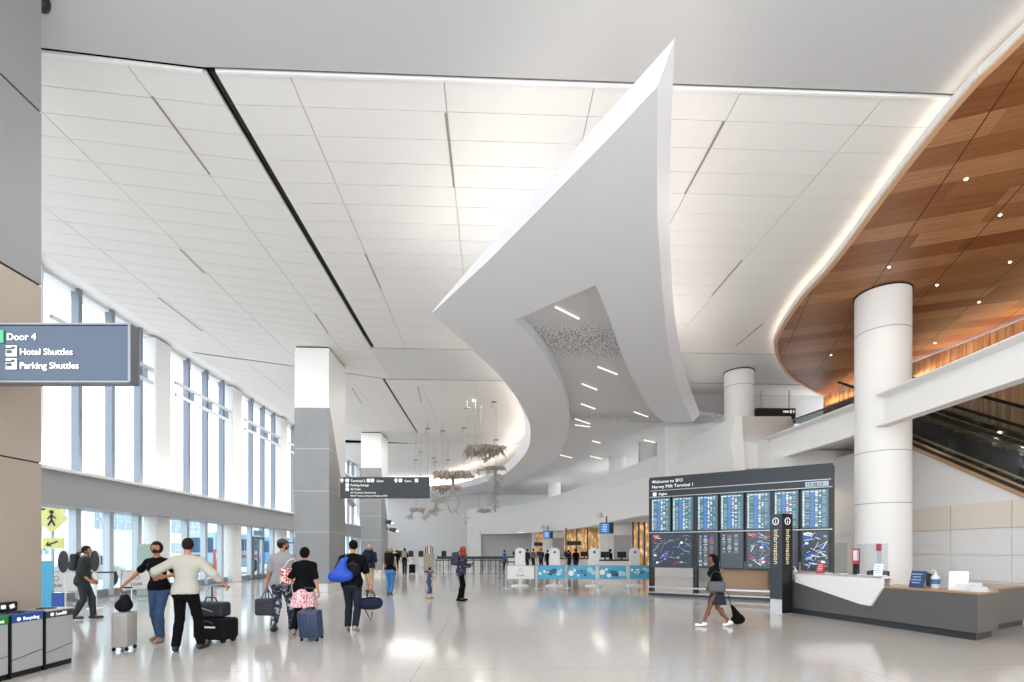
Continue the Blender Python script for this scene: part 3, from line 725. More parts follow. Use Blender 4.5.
text('Welcome to SFO', .155, (.10, -.025, H-.22), X_, Z_, M_wht_em, t); text('Harvey Milk Terminal 1', .155, (.10, -.025, H-.40), X_, Z_, M_wht_em, t)
text('Flights', .12, (.35, -.025, H-.66), X_, Z_, M_wht_em, t)
MB().box((.20, -.022, H-.62), (.13, .01, .13)).build('pictogram', M_wht_em, t)
MB().box((LB_-.42, -.022, H-.61), (.62, .01, .15), bev=.003).build('clock_display', mat('clock_panel', '8fa3ad', .4, emis='8fa3ad', es=.4), t)
text('12:38:15', .13, (LB_-.70, -.032, H-.66), X_, Z_, mat('clock_digits', '20313b', .5), t)
k = MB(); bx_(.0, LB_, 0, .09, .1, .42); k.build('base_plinth', M_char, t)
k = MB(); bx_(.0, LB_, .28, .33, -.12, .03); bx_(.0, LB_, .10, .13, -.14, .05)
k.each('kick_rail', M_steel, t)
k = MB(); bx_(LB_*.44, LB_*.68, .34, 1.0, .5, .5); k.build('rear_cabinet', mat('cabinet_tan', 'a88a6c', .6), t)

# ---------------------------------------------------------------- information pylon
x, y = W((781-512)/F*13.2, 13.2)
t = T('information_pylon', 'dark square pylon lettered Information beside the grey desk', 'sign', (x, y, 0), math.radians(19.5))
M_py = mat('pylon_slate', '3e464f', .35, .2); M_pyk = mat('pylon_black', '15171a', .35)
w_ = .37
k = MB().box((0, 0, 1.46), (w_, w_, 2.18), bev=.008); k.build('pylon_body', [M_py], t)
MB().box((0, 0, .18), (w_-.02, w_-.02, .36)).build('pylon_base', mat('pylon_base_white', 'cfd2d4', .3), t)
k = MB().box((0, -w_/2-.003, 1.28), (w_-.01, .006, 2.53)); k.build('dark_face', M_pyk, t)
for (Uv, O) in ((Vector((0, -1, 0)), (-w_/2-.004, .0, 0)), (X_, (0, -w_/2-.008, 0))):
    O = Vector(O)
    text('Information', .19, O-Uv*.05+Z_*2.16, -Z_, Uv, mat('pylon_letters', 'd9c9a4', .5, emis='e0d2b0', es=.35), t)
    N_ = Uv.cross(Z_)
    k = MB(); c = O+Z_*2.36
    k.tube([c+Uv*(.085*math.cos(a*PI/12))+Z_*(.085*math.sin(a*PI/12)) for a in range(25)], .010, 6)
    k.build('information_ring', M_wht_em, t); text('i', .16, O-Uv*.018+Z_*2.305, Uv, Z_, M_wht_em, t)

# ---------------------------------------------------------------- information desk
A = Vector(W(7.15, 13.5)+(0,)); B = Vector(W(8.23, 9.05)+(0,)); e1 = (B-A).normalized(); n1 = Vector((-e1.y, e1.x, 0)); LD = (B-A).length
t = T('information_desk', 'long grey information desk with angular white front panel and wooden worktop', 'desk', tuple(A), 0)
R_ = Vector(W(.86, .5)+(0,)).normalized()
def loc(s, nn, z=0): return e1*s+n1*nn+Z_*z
M_dg = mat('desk_grey', '5d5b5a', .4, .15, var=.03)
c1 = e1*LD+R_*.95; c2 = c1+Vector(W(.25, .45)+(0,)); c3 = c2+R_*2.2; nR = Vector((-R_.y, R_.x, 0))
c4 = c3+nR*.8; c5 = e1*LD+R_*.9+nR*.85-e1*0
inn = [loc(0, .8), ]
outer = [Vector((0, 0, 0)), e1*LD, c1, c2, c3, c4, loc(LD-1.0, .85), loc(0, .85)]
MB().prism([(p.x, p.y) for p in outer], .14, .825).build('desk_front', M_dg, t)
ins = [loc(.12, .06), loc(LD-.08, .08), c1+nR*.08-R_*.05, c2+nR*.08, c3+nR*.08-R_*.1, c4-R_*.1-nR*.05, loc(LD-1.05, .8), loc(.12, .8)]
MB().prism([(p.x, p.y) for p in ins], 0, .14).build('toe_kick', mat('toe_dark', '2e3236', .5), t)
out2 = [loc(0, -.01), loc(LD+.01, -.01), c1-nR*.01, c2, c3, c4, loc(LD-1.0, .87), loc(0, .87)]
MB().prism([(p.x, p.y) for p in out2], .83, .865).build('worktop', mat('desk_timber', 'a98663', .35, coat=.3), t)
M_dw = mat('desk_white', 'e6e6e6', .3, coat=.4, var=.01)
k = MB(); k.plate([(.47, 1.06), (.47, .81), (2.31, .435), (2.56, .42), (2.83, .83), (2.83, 1.06)], -n1*.06, e1, Z_, -.06 if e1.cross(Z_).dot(n1) < 0 else .06)
k.build('white_front_panel', M_dw, t)
k = MB(); P = [loc(.47, -.06), loc(2.83, -.06), loc(2.83, .38), loc(.47, .38)]; k.prism([(p.x, p.y) for p in P], 1.02, 1.06); k.build('transaction_shelf', M_dw, t)
k = MB(); P = [loc(.6, .30), loc(2.7, .30), loc(2.7, .36), loc(.6, .36)]; k.prism([(p.x, p.y) for p in P], .865, 1.02); k.build('shelf_support', M_dw, t)
DZ = .865; ZS = 1.06
def on_desk(s, nn, z): v = A+loc(s, nn, z); return (v.x, v.y, v.z)
ra = math.atan2(e1.y, e1.x)         # local x along the desk; customer side is local +y*-1
def face(rz=0): return ra+rz
# red acrylic notice
def notice(name, lab, s, nn, z, w, h, col, txt=None, tilt=.25, rz=0, extra=None):
    t2 = T(name, lab, 'sign', on_desk(s, nn, z), face(rz))
    M = Matrix.Rotation(-tilt, 3, 'X')
    MB().box(M@Vector((0, 0, h/2)), (w, .006, h), M=M).build('notice_face', col, t2)
    MB().box((0, .03, .004), (w, .09, .008)).build('foot', glass('acrylic', 'f2f6f8', .06, .05), t2)
    k = MB()
    for i in range(4): k.box(M@Vector(((-.1+.03*(i % 2))*w, -.005, h*(.8-.17*i))), (w*(.7-.15*(i % 2)), .003, h*.06), M=M)
    k.each('print_lines', extra or M_white, t2); return t2
M_red = mat('notice_red', 'cf3b4a', .4); M_nblue = mat('notice_blue', '1f3e66', .4)
notice('notice', 'red notice standing at the left end of the white shelf', 1.05, .12, ZS, .22, .26, M_red)
notice('notice', 'dark blue framed notice standing on the wooden worktop', 3.30, .25, DZ, .30, .34, M_nblue, extra=mat('notice_pale', '8fb4d8', .5))
notice('notice', 'blank white tilted card holder on the wooden worktop', 4.05, .30, DZ, .28, .36, mat('card_white', 'f0f0f0', .4), extra=mat('faint_grey', 'd8d8d8', .5), rz=.5)
notice('notice', 'white printed notice on the white shelf in front of the column', 2.55, .15, ZS, .17, .27, mat('card_white', 'f0f0f0', .4), extra=mat('notice_pale', '8fb4d8', .5), rz=.3)
def shield(lab, s0, s1, nn, z, h):
    t2 = T('sneeze_guard', lab, 'screen', on_desk((s0+s1)/2, nn, z), ra)
    w = s1-s0
    MB().box((0, 0, h/2+.02), (w, .008, h), bev=.003).build('clear_panel', glass('acrylic', 'f2f6f8', .06, .05), t2)
    k = MB().box((-w*.35, 0, .01), (.03, .2, .02)).box((w*.35, 0, .01), (.03, .2, .02)); k.each('foot', M_white, t2); return t2
shield('clear acrylic screen beside the red notice on the white shelf', 1.15, 1.75, .2, ZS, .72)
shield('clear acrylic screen in front of the big white column', 1.95, 2.7, .25, ZS, .68)
t2 = T('notice', 'small red notice fixed high on a clear stand before the column', 'sign', on_desk(2.45, .30, ZS), ra)
MB().box((0, 0, .62), (.13, .006, .16)).build('notice_face', M_red, t2); MB().box((0, .01, .27), (.10, .006, .54)).build('clear_stand', glass('acrylic', 'f2f6f8', .06, .05), t2)
t2 = T('notice', 'clear stand with red and white notice at the far end of the screen', 'sign', on_desk(1.78, .42, ZS), ra)
MB().box((0, 0, .42), (.20, .01, .36)).build('notice_face', M_red, t2); MB().box((0, -.008, .44), (.14, .006, .24)).build('notice_paper', M_white, t2)
MB().box((0, .0, .12), (.16, .02, .24)).build('dark_stand', M_black, t2)
def bottle(lab, s, nn, z, r, h, m, capm):
    t2 = T('sanitizer_bottle', lab, 'bottle', on_desk(s, nn, z), 0)
    MB().lathe([(r*.95, 0), (r, .01), (r, h*.6), (r*.75, h*.7), (r*.3, h*.76), (r*.3, h*.8)], 20).build('bottle_body', m, t2, smooth=True)
    k = MB().lathe([(r*.36, h*.78), (r*.36, h*.86)], 14); k.tube([(0, 0, h*.85), (0, 0, h*.97), (-r*.9, 0, h*.97), (-r*1.0, 0, h*.92)], r*.12, 6); k.build('pump', capm, t2); return t2
M_clr = mat('bottle_clear', 'd6dade', .15, trans=.5)
bottle('clear pump bottle at the left tip of the grey desk', .28, .12, DZ, .055, .34, M_clr, M_white)
b2 = bottle('large white pump bottle of sanitizer with blue label beside the dark blue notice', 3.55, .42, DZ, .075, .36, M_clr, M_white)
MB().lathe([(.077, .08), (.077, .18)], 20).build('label_band', mat('label_blue', '3c68a8', .4), b2, smooth=True)
bottle('small clear pump bottle between the dark blue notice and the white bottle', 3.42, .52, DZ, .035, .18, M_clr, M_white)
def phone(lab, s, nn, rz):
    t2 = T('desk_phone', lab, 'phone', on_desk(s, nn, DZ), ra+rz)
    k = MB(); k.plate([(-.11, 0), (.11, 0), (.11, .03), (-.11, .10)], (-.12, 0, 0), Y_, Z_, .24); k.build('phone_base', mat('phone_grey', 'c9cbcd', .4), t2)
    k = MB().tube([(-.08, -.1, .06), (-.085, -.06, .095), (-.085, .06, .115), (-.08, .1, .10)], [.025, .016, .016, .025], 8); k.build('handset', mat('phone_white', 'e2e3e4', .4), t2, smooth=True)
    MB().box((.05, .03, .075), (.10, .08, .01), M=Matrix.Rotation(.32, 3, 'X')).build('phone_display', M_char, t2)
phone('pale desk phone nearest the corner of the worktop', 4.42, .28, .4)
p = B+R_*.55+nR*.35
t2 = T('card_printer', 'low white device with dark slot right of the desk corner', 'printer', (p.x, p.y, DZ), .5)
k = MB(); k.plate([(-.2, 0), (.2, 0), (.2, .05), (-.05, .14), (-.2, .14)], (-.15, 0, 0), Y_, Z_, .30); k.build('printer_body', mat('phone_white', 'e2e3e4', .4), t2)
MB().box((0, .06, .10), (.2, .12, .012), M=Matrix.Rotation(-.33, 3, 'X')).build('printer_slot', M_char, t2)
# office chairs and a monitor behind the desk
def office_chair(lab, x, y, rz):
    t2 = T('office_chair', lab, 'chair', (x, y, 0), rz)
    k = MB()
    for i in range(5): a = i*2*PI/5; k.tube([(0, 0, .09), (.3*math.cos(a), .3*math.sin(a), .06)], .02, 6)
    k.build('star_base', M_black, t2)
    k = MB()
    for i in range(5): a = i*2*PI/5; k.lathe([(.02, 0), (.03, .01), (.03, .05), (.02, .06)], 10, c=(.3*math.cos(a), .3*math.sin(a), 0))
    k.each('caster', M_rub, t2)
    MB().tube([(0, 0, .09), (0, 0, .46)], .025).build('gas_post', M_steel, t2)
    MB().box((0, 0, .49), (.48, .46, .07), bev=.03).build('seat', M_black, t2, smooth=True)
    k = MB(); pts = [Vector((.23*math.sin(a), -.2-.05*math.cos(a*2), 0)) for a in np.linspace(-1.3, 1.3, 9)]
    k.add([p+Z_*z for z in (.62, 1.08) for p in pts], [(i, i+1, i+10, i+9) for i in range(8)])
    o = k.build('back_mesh', mat('chair_mesh', '3a3b3e', .7), t2, smooth=True); md = o.modifiers.new('s', 'SOLIDIFY'); md.thickness = .02
    MB().tube([pts[0]+Z_*.62, pts[0]+Z_*1.08, pts[4]+Z_*1.11, pts[8]+Z_*1.08, pts[8]+Z_*.62], .018).build('back_frame', M_black, t2)
    MB().tube([(0, -.1, .47), (0, -.28, .52), (0, -.27, .72)], .022).build('back_bar', M_black, t2)
    for s in (-1, 1): MB().tube([(s*.25, -.12, .5), (s*.28, -.12, .7), (s*.28, .12, .7)], .018).build('armrest', M_black, t2)
x, y = gp(610+0+333-12+10, 11.6)[:2]
x, y = gp(940, 11.4)[:2]; office_chair('black mesh office chair behind the wooden worktop', x, y, -2.2)
x, y = gp(879, 12.9)[:2]; office_chair('black office chair half hidden by the white shelf in front of the column', x, y, 2.6)

# ---------------------------------------------------------------- recycling bins
M_bin = mat('bin_panel', 'b4b5b8', .5, .2, var=.03)
u = 1.0
bx, by = -6.0, 7.6
def bin_unit(i, cap, lab, word):
    t2 = T('waste_bin', lab, 'bin', (bx, by-.245-i*.492, 0), 0)     # front faces +x
    MB().box((-.18, 0, .385), (.35, .46, .63), bev=.01).build('bin_body', M_bin, t2)
    MB().box((-.18, 0, .035), (.32, .44, .07)).build('plinth', M_black, t2)
    MB().box((-.002, .0, .26), (.006, .46, .005), M=Matrix.Rotation(.16, 3, 'X')).build('panel_joint', M_char, t2)
    MB().box((-.18, -.232, .40), (.36, .022, .8)).build('divider', M_black, t2)
    MB().box((-.18, 0, .735), (.36, .46, .09), bev=.006).build('coloured_band', cap, t2)
    MB().box((-.18, 0, .79), (.37, .475, .02), bev=.006).build('top_plate', mat('bin_top', 'cfd1d3', .3, .4) if i == 0 else cap, t2)
    MB().lathe([(.11, 0), (.11, .010), (.08, .012), (.08, .002)], 24, c=(-.18, 0, .80)).build('opening_ring', M_black, t2)
    text(word, .062, (.003, -.07, .715), Y_, Z_, M_wht_em, t2)
    MB().lathe([(.025, 0), (.025, .006)], 12).build('pictogram', M_wht_em, t2).matrix_local = Matrix.Translation((.0, -.13, .735))@Matrix.Rotation(PI/2, 4, 'Y')
    if i > 0:
        MB().box((-.33, 0, .87), (.04, .42, .13), bev=.015).build('rear_sign', M_black if i == 1 else cap, t2)
        for q in (-.12, 0, .12): MB().box((-.305, q, .875), (.008, .06, .05), M=Matrix.Rotation(q*2, 3, 'X')).build('rear_pictogram', M_wht_em, t2)
bin_unit(0, mat('bin_charcoal', '3c4147', .4), 'grey waste bin with charcoal band, right end of the row', 'Landfill')
bin_unit(1, mat('bin_blue', '27509a', .4), 'grey waste bin with blue band, between charcoal and green ones', 'Recycling')
bin_unit(2, mat('bin_green', '1f8a3a', .4), 'grey waste bin with green band at the left edge of the picture', 'Compost')
# dome camera at top left
p = hp(42, 4, 7.93)
tag(MB().lathe([(.10, .02), (.10, -.05), (.095, -.10), (.07, -.15), (.03, -.18)], 24, c=(p.x, p.y, ZC)).build('dome_camera', M_black, None, smooth=True), 'small black dome camera on the ceiling at the top left corner', 'camera')

# ---------------------------------------------------------------- barriers and stanchions
M_ban = mat('banner_white', 'e4e4e4', .5)
M_gb = mat('banner_blue', '4fa9cf', .5, var=.08, scale=12)
def post(parent, x, y, h=1.02):
    k = MB().lathe([(.17, 0), (.17, .015), (.03, .03), (.027, .04)], 20, c=(x, y, 0)); k.lathe([(.027, .03), (.027, h-.08), (.036, h-.08), (.036, h)], 12, c=(x, y, 0)); return k
def banner(P, Q, lab, kind, both=True):
    P = Vector((P[0], P[1], 0)); Q = Vector((Q[0], Q[1], 0)); d = Q-P; L = d.length; rz = math.atan2(d.y, d.x)
    t2 = T('queue_barrier', lab, 'barrier', tuple(P), rz)
    for x in ((0, L) if both else (0,)): post(None, x, 0).build('post', M_steel, t2, smooth=True)
    MB().box((L/2, 0, .68), (L-.10, .02, .56), bev=.006).build('banner_panel', M_gb if kind == 'blue' else M_ban, t2)
    k = MB(); k.tube([(0, 0, .98), (L, 0, .98)], .012, 6); k.tube([(0, 0, .39), (L, 0, .39)], .01, 6); k.each('crossbar', M_steel, t2)
    if kind == 'clear':
        text('CLEAR', .12, (L/2-.2, -.014, .52), X_, Z_, M_char, t2)
        MB().tube([(L/2+.07*math.cos(a*PI/8), -.016, .78+.07*math.sin(a*PI/8)) for a in range(17)], .006, 5).build('round_logo', M_char, t2)
    elif kind == 'blue':
        rg = random.Random(int(P.x*100)); k = MB(); cols = [mat('dot_white', 'eef2ee', .5), mat('dot_navy', '123a7a', .5), mat('dot_pale', 'a8d6df', .5)]
        for q in range(7):
            r = rg.choice((.06, .1, .12, .05)); cx = .14+(L-.28)*((q*3) % 7+.5*rg.random())/6.5; cz = .55+.26*rg.random()
            o = len(k.v); seg = 18
            for yy in (-.012, -.017): k.v += [(cx+r*math.cos(a*2*PI/seg), yy-.001*q, cz+r*math.sin(a*2*PI/seg)) for a in range(seg)]
            k.f += [tuple(o+seg+a for a in range(seg))]+[(o+a, o+(a+1) % seg, o+seg+(a+1) % seg, o+seg+a) for a in range(seg)]; k.m += [(0, 1, 2, 0, 2, 0, 1)[q]]*(seg+1)
        k.each('printed_circle', cols, t2)
        k = MB()
        for q, w2 in ((0, .5), (1, .38)): k.box((L/2, -.022, .74-q*.09), (w2, .004, .045))
        k.build('printed_lines', mat('dot_teal', '2f7f9a', .5), t2)
    return t2
Yb = 22.0
xs = [505, 535.5, 566, 597, 627.5, 652]
labs = ['white queue barrier panel with dark lettering, left end of the gate row', 'blue dotted barrier panel next to the white lettered one', 'blue dotted barrier panel second from the white one', 'blue dotted barrier panel third from the white one, between two kiosks', 'blue dotted barrier panel partly behind the flight board']
for i in range(5):
    P = gp(xs[i]+1, Yb); Q = gp(xs[i+1]-.2, Yb)
    banner(P, Q, labs[i], 'clear' if i == 0 else 'blue', i == 4)
def kiosk(px_, lab):
    p = gp(px_, 23.3); t2 = T('identity_kiosk', lab, 'kiosk', tuple(p), 0, 'white kiosks behind the blue barriers')
    MB().lathe([(.42, 0), (.42, .02), (.34, .07), (.12, .09)], 32, sy=.7).build('floor_base', M_white, t2, smooth=True)
    MB().box((0, 0, .5), (.16, .10, .9), bev=.03).build('stem', M_white, t2, smooth=True)
    pr = [(-.23, 0), (.23, 0), (.23, .70)]+[(.23*math.cos(a), .70+.17*math.sin(a)) for a in np.linspace(.15, PI-.15, 12)]+[(-.23, .70)]
    MB().plate(pr, (0, .06, .88), X_, Z_, .12).build('kiosk_head', M_white, t2)
    MB().lathe([(.055, 0), (.055, .01)], 18).build('round_camera', M_char, t2).matrix_local = Matrix.Translation((0, -.065, 1.55))@Matrix.Rotation(PI/2, 4, 'X')
for px_, lab in ((520, 'white round-topped kiosk behind the white lettered barrier'), (554.5, 'second white round-topped kiosk from the left'), (594, 'third white round-topped kiosk from the left'), (634.5, 'white round-topped kiosk nearest the flight board')): kiosk(px_, lab)
# left gate area
banner(gp(34, 15.2), gp(79, 15.4), 'white lettered barrier panel beside the walking person at left', 'clear')
banner(gp(121, 15.7), gp(152, 16.6), 'white lettered barrier panel behind the woman in jeans', 'clear')
k = MB(); a = gp(79, 15.4); b_ = gp(121, 15.7)
tag(MB().box(((a.x+b_.x)/2, (a.y+b_.y)/2, .95), ((b_-a).length-.2, .012, .05), rz=math.atan2(b_.y-a.y, b_.x-a.x)).build('retractable_belt', M_char), 'dark belt stretched between the two white barriers at left', 'belt')
def scanner(px_, Y, lab):
    p = gp(px_, Y); t2 = T('identity_scanner', lab, 'kiosk', tuple(p), .5, 'dark headed scanners by the left windows')
    MB().lathe([(.2, 0), (.2, .02), (.05, .04), (.045, 1.0)], 20).build('stand', M_white, t2, smooth=True)
    pr = [(.12*math.cos(a), .34+.31*math.sin(a)) for a in np.linspace(0, 2*PI, 24, endpoint=False)]
    MB().plate(pr, (0, .03, .98), X_, Z_, .09).build('scanner_shell', M_white, t2)
    pr = [(.105*math.cos(a), .34+.29*math.sin(a)) for a in np.linspace(0, 2*PI, 24, endpoint=False)]
    MB().plate(pr, (0, -.062, .98), X_, Z_, .015).build('scanner_face', M_black, t2)
scanner(64, 13.4, 'black and white oval scanner left of the walking person'); scanner(95, 14.2, 'black and white oval scanner right of the walking person')
p = gp(42, 13.0)
t2 = T('notice_board', 'pale blue printed panel standing behind the bins at left', 'sign', tuple(p), .2)
MB().box((0, 0, .7), (.5, .03, 1.3), bev=.006).build('printed_panel', M_gb, t2); MB().box((0, 0, .03), (.56, .3, .06)).build('panel_foot', M_steel, t2)
p = gp(58, 12.0)
t2 = T('notice_board', 'small dark blue panel low beside the bins', 'sign', tuple(p), .1)
MB().box((0, 0, .45), (.26, .03, .34), bev=.006).build('printed_panel', mat('panel_royal', '23479c', .5), t2); MB().lathe([(.14, 0), (.14, .02), (.02, .03), (.02, .3)], 14).build('panel_stand', M_steel, t2)
p = gp(147, 17.9)
t2 = T('notice_board', 'pale green upright panel behind the woman in jeans', 'sign', tuple(p), .1)
MB().box((0, 0, .92), (.62, .06, 1.84), bev=.01).build('printed_panel', mat('panel_sage', 'a9beb4', .5), t2); MB().box((0, 0, .02), (.7, .3, .04)).build('panel_foot', M_steel, t2)

# queue area in the distance: posts with two belts
proto = None; cnt = 0
rows = [(436, 503, 36, 10), (440, 508, 43, 9), (500, 521, 30, 4)]
for (pa, pb, Y, n_) in rows:
    pts = [gp(pa+(pb-pa)*i/(n_-1), Y+(.4 if i % 2 else 0)) for i in range(n_)]
    for i, p in enumerate(pts):
        if proto is None:
            proto = T('stanchion', 'steel queue stanchion in the distant queue area', 'stanchion', tuple(p), 0, 'queue stanchions in the distance')
            post(None, 0, 0).build('post', mat('post_dark', '5c6066', .4, .6), proto, smooth=True)
            nxt = pts[1]-p
        else:
            clone(proto, tuple(p), 0)
    for z in (.95,):
        for p, q in zip(pts[:-1], pts[1:]):
            d = q-p; o = MB().box(((p.x+q.x)/2, (p.y+q.y)/2, z), (d.length-.08, .03, .07), rz=math.atan2(d.y, d.x)).build('retractable_belt', M_char)
            tag(o, 'dark belt between two distant queue stanchions', 'belt', 'queue belts in the distance')
k = MB(); a = gp(437, 50); b_ = gp(530, 50)
t2 = T('low_partition', 'long dark low partition behind the queue area', 'partition', (a.x, a.y, 0))
MB().box(((b_.x-a.x)/2, 0, .95), (b_.x-a.x, .08, .26)).build('top_rail', M_char, t2)
k = MB()
for i in range(16): k.box(((b_.x-a.x)*i/15, 0, .41), (.06, .06, .82))
k.each('upright', M_steel, t2)

# ---------------------------------------------------------------- check-in hall under the mezzanine
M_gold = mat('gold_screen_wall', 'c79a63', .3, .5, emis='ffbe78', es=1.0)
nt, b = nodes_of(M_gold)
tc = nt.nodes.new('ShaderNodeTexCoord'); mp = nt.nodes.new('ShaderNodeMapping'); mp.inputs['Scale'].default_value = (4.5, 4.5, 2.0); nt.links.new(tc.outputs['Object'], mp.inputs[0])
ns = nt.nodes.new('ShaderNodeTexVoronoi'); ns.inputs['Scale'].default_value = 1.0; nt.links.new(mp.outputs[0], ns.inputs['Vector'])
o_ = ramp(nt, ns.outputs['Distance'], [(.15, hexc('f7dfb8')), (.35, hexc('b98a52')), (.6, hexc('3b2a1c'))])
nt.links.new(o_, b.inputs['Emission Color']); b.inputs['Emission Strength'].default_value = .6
zT = CH+1.98
t2 = T('check_in_wall', 'row of glowing gold screens and white piers behind the check-in counters', 'wall')
def seg(p0, p1, Y0, Y1, m, z0=0, z1=zT, nm='pier', off=0):
    a = gp(p0, Y0+off); b2 = gp(p1, Y1+off); d = b2-a
    MB().box(((a.x+b2.x)/2, (a.y+b2.y)/2+.2, (z0+z1)/2), (d.length, .4, z1-z0), rz=math.atan2(d.y, d.x)).build(nm, m, t2)
M_gw = mat('shaded_grey_wall', '8f8f90', .7); M_g2 = mat('grey_panelling', 'a3a2a2', .6)
seg(467, 481, 55.5, 55.5, M_white, 0, 3.9); seg(479, 533, 56, 55, mat('check_in_grey', 'b3b3b4', .6), nm='grey_wall')
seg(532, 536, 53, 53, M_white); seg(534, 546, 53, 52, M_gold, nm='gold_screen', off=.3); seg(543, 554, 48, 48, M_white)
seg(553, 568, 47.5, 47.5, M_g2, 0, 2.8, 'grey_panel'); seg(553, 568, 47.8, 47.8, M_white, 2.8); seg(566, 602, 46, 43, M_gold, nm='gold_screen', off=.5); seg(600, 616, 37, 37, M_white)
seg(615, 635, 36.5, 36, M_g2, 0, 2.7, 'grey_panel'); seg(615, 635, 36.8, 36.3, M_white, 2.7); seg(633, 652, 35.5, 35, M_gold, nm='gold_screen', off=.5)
seg(652, 700, 33, 31, M_white); seg(700, 760, 31, 27, M_g2, nm='grey_panel')
for a, b2, z in ((534, 543, 48.5), (567, 581, 42.5)):
    A_ = gp(a, z, 2.25); B_ = gp(b2, z, 2.25)
    MB().box((A_+B_)/2, ((B_-A_).length, .2, .35), bev=.02).build('counter_canopy', M_black, t2)
k = MB()
for a, b2, Y in ((566, 602, 43.5), (633, 652, 34.8)):
    for f in (0, .3, .6, 1):
        p = gp(a+(b2-a)*f, Y+.2); k.box((p.x, p.y, zT/2), (.10, .1, zT))
k.each('screen_mullion', M_char, t2)
def monitor(p0, p1, y0, y1, Y, lab):
    a = dp(p0, y1, Y); b2 = dp(p1, y1, Y); h = (y1-y0)*Y/F; w3 = b2.x-a.x
    t3 = T('ceiling_monitor', lab, 'monitor', ((a.x+b2.x)/2, a.y, a.z), -.1)
    MB().box((0, 0, h/2), (w3, .12, h), bev=.01).build('casing', M_black, t3)
    MB().box((-w3*.14, -.065, h/2), (w3*.66, .01, h*.86)).build('screen', mat('screen_blue', '2466a8', .3, emis='2c74b8', es=.6), t3)
    k = MB()
    for i in range(5): k.box((-w3*.14, -.073, h*(.2+.15*i)), (w3*(.3+.06*(i % 2)), .004, h*.04))
    k.build('screen_content', EM[0], t3)
    MB().box((0, 0, h+(zT+.3-a.z-h)/2), (.08, .08, max(.1, zT+.3-a.z-h))).build('bracket', M_char, t3)
monitor(599.5, 613.5, 522.5, 533.5, 33.5, 'larger blue monitor hanging under the mezzanine edge'); monitor(543, 553, 531, 538.5, 46, 'smaller farther blue monitor hanging under the mezzanine edge')
for px_, py_, Y, lab in ((600, 516, 32, 'small white spotlight on the mezzanine fascia above the larger blue monitor'), (543, 527.5, 47, 'small white spotlight on the mezzanine fascia above the smaller blue monitor')):
    p = dp(px_, py_, Y); t3 = T('spotlight', lab, 'lamp', tuple(p))
    k = MB().lathe([(.16, -.1), (.2, .05), (.1, .2)], 14); k.build('lamp_head', mat('lamp_cream', 'd8cdb8', .4), t3, smooth=True)
    MB().box((0, .45, .1), (.06, .8, .06)).build('bracket', M_steel, t3)
# counters
def counter(p0, p1, Y, lab):
    a = gp(p0, Y); b2 = gp(p1, Y); w3 = b2.x-a.x; t3 = T('check_in_counter', lab, 'counter', (a.x, a.y, 0))
    MB().box((w3/2, .4, .5), (w3, .8, 1.0), bev=.01).build('counter_body', M_white, t3); MB().box((w3/2, .4, 1.04), (w3+.06, .86, .08)).build('counter_top', M_char, t3)
    k = MB(); m_ = max(2, int(w3/1.5))
    for i in range(m_):
        x = w3*(i+.5)/m_; k.box((x, .35, 1.38), (.55, .05, .36)); k.box((x, .4, 1.14), (.08, .08, .16))
    k.each('counter_monitor', M_black, t3)
counter(598, 632, 31.0, 'check-in counter with dark monitors right of centre, nearest the flight board'); counter(560, 594, 37.5, 'check-in counter with dark monitors below the middle gold screen')
counter(504, 552, 45.0, 'farthest check-in counter with dark monitors below the smaller blue monitor')

# ---------------------------------------------------------------- small things at mid distance
p = gp(429, 39); t2 = T('service_cart', 'tall beige cabinet with coloured flags on top beside the queue area', 'cabinet', tuple(p))
MB().box((0, 0, .75), (.72, .5, 1.3), bev=.02).build('cabinet_body', mat('cart_beige', 'a9a294', .5), t2); MB().box((0, 0, .05), (.66, .44, .1)).build('base', M_black, t2)
k = MB()
for i, (xx, h, mi) in enumerate(((-.25, .5, 0), (-.12, .6, 1), (0, .7, 2), (.14, .62, 1), (.27, .5, 3))): k.box((xx, 0, 1.4+h/2), (.08, .04, h), mi=mi)
k.each('flags', [M_char, mat('flag_red', 'b0484e', .5), M_white, mat('flag_green', '3f7f5a', .5)], t2)
def wallkiosk(px_, Y, lab):
    p = gp(px_, Y); t3 = T('check_in_kiosk', lab, 'kiosk', tuple(p), 0, 'small kiosks near the white end wall')
    MB().box((0, 0, .5), (.4, .3, 1.0), bev=.03).build('pedestal', M_white, t3); MB().box((0, -.05, 1.35), (.5, .12, .55), bev=.04).build('screen_head', M_black, t3)
    MB().box((0, 0, 1.05), (.5, .4, .08)).build('shelf', M_char, t3)
for q, (px_, lab) in enumerate(((400, 'small dark kiosk by the white end wall behind the walkers'), (411, 'second small dark kiosk by the white end wall'), (421, 'small dark kiosk immediately left of the beige cabinet'), (444, 'small dark kiosk right of the beige cabinet'))): wallkiosk(px_, 52, lab)
# spotlights on the second pillar
for i, (px_, py_) in enumerate(((388, 521), (393, 529))):
    p = dp(px_, py_, 36); t3 = T('spotlight', ('upper', 'lower')[i]+' lit spotlight on the side of the distant stone pillar', 'lamp', tuple(p), .4)
    MB().tube([(-.25, 0, 0), (.2, 0, -.1)], [.12, .16], 12).build('lamp_head', M_char, t3, smooth=True); MB().lathe([(.12, -.16), (.12, -.13)], 12, c=(.24, 0, 0)).build('lens', M_lamp, t3); MB().box((-.35, .2, 0), (.3, .06, .06)).build('bracket', M_char, t3)
p = dp(351, 503, 22.8); t3 = T('spotlight', 'grey cylinder spotlight hanging just below the black terminal sign', 'lamp', tuple(p))
MB().tube([(-.1, 0, .16), (.12, 0, -.14)], .12, 16).build('lamp_head', mat('lamp_grey', '9a9a9c', .4, .4), t3, smooth=True); MB().tube([(-.1, 0, .16), (-.5, .1, .4)], .03).build('arm', M_steel, t3)

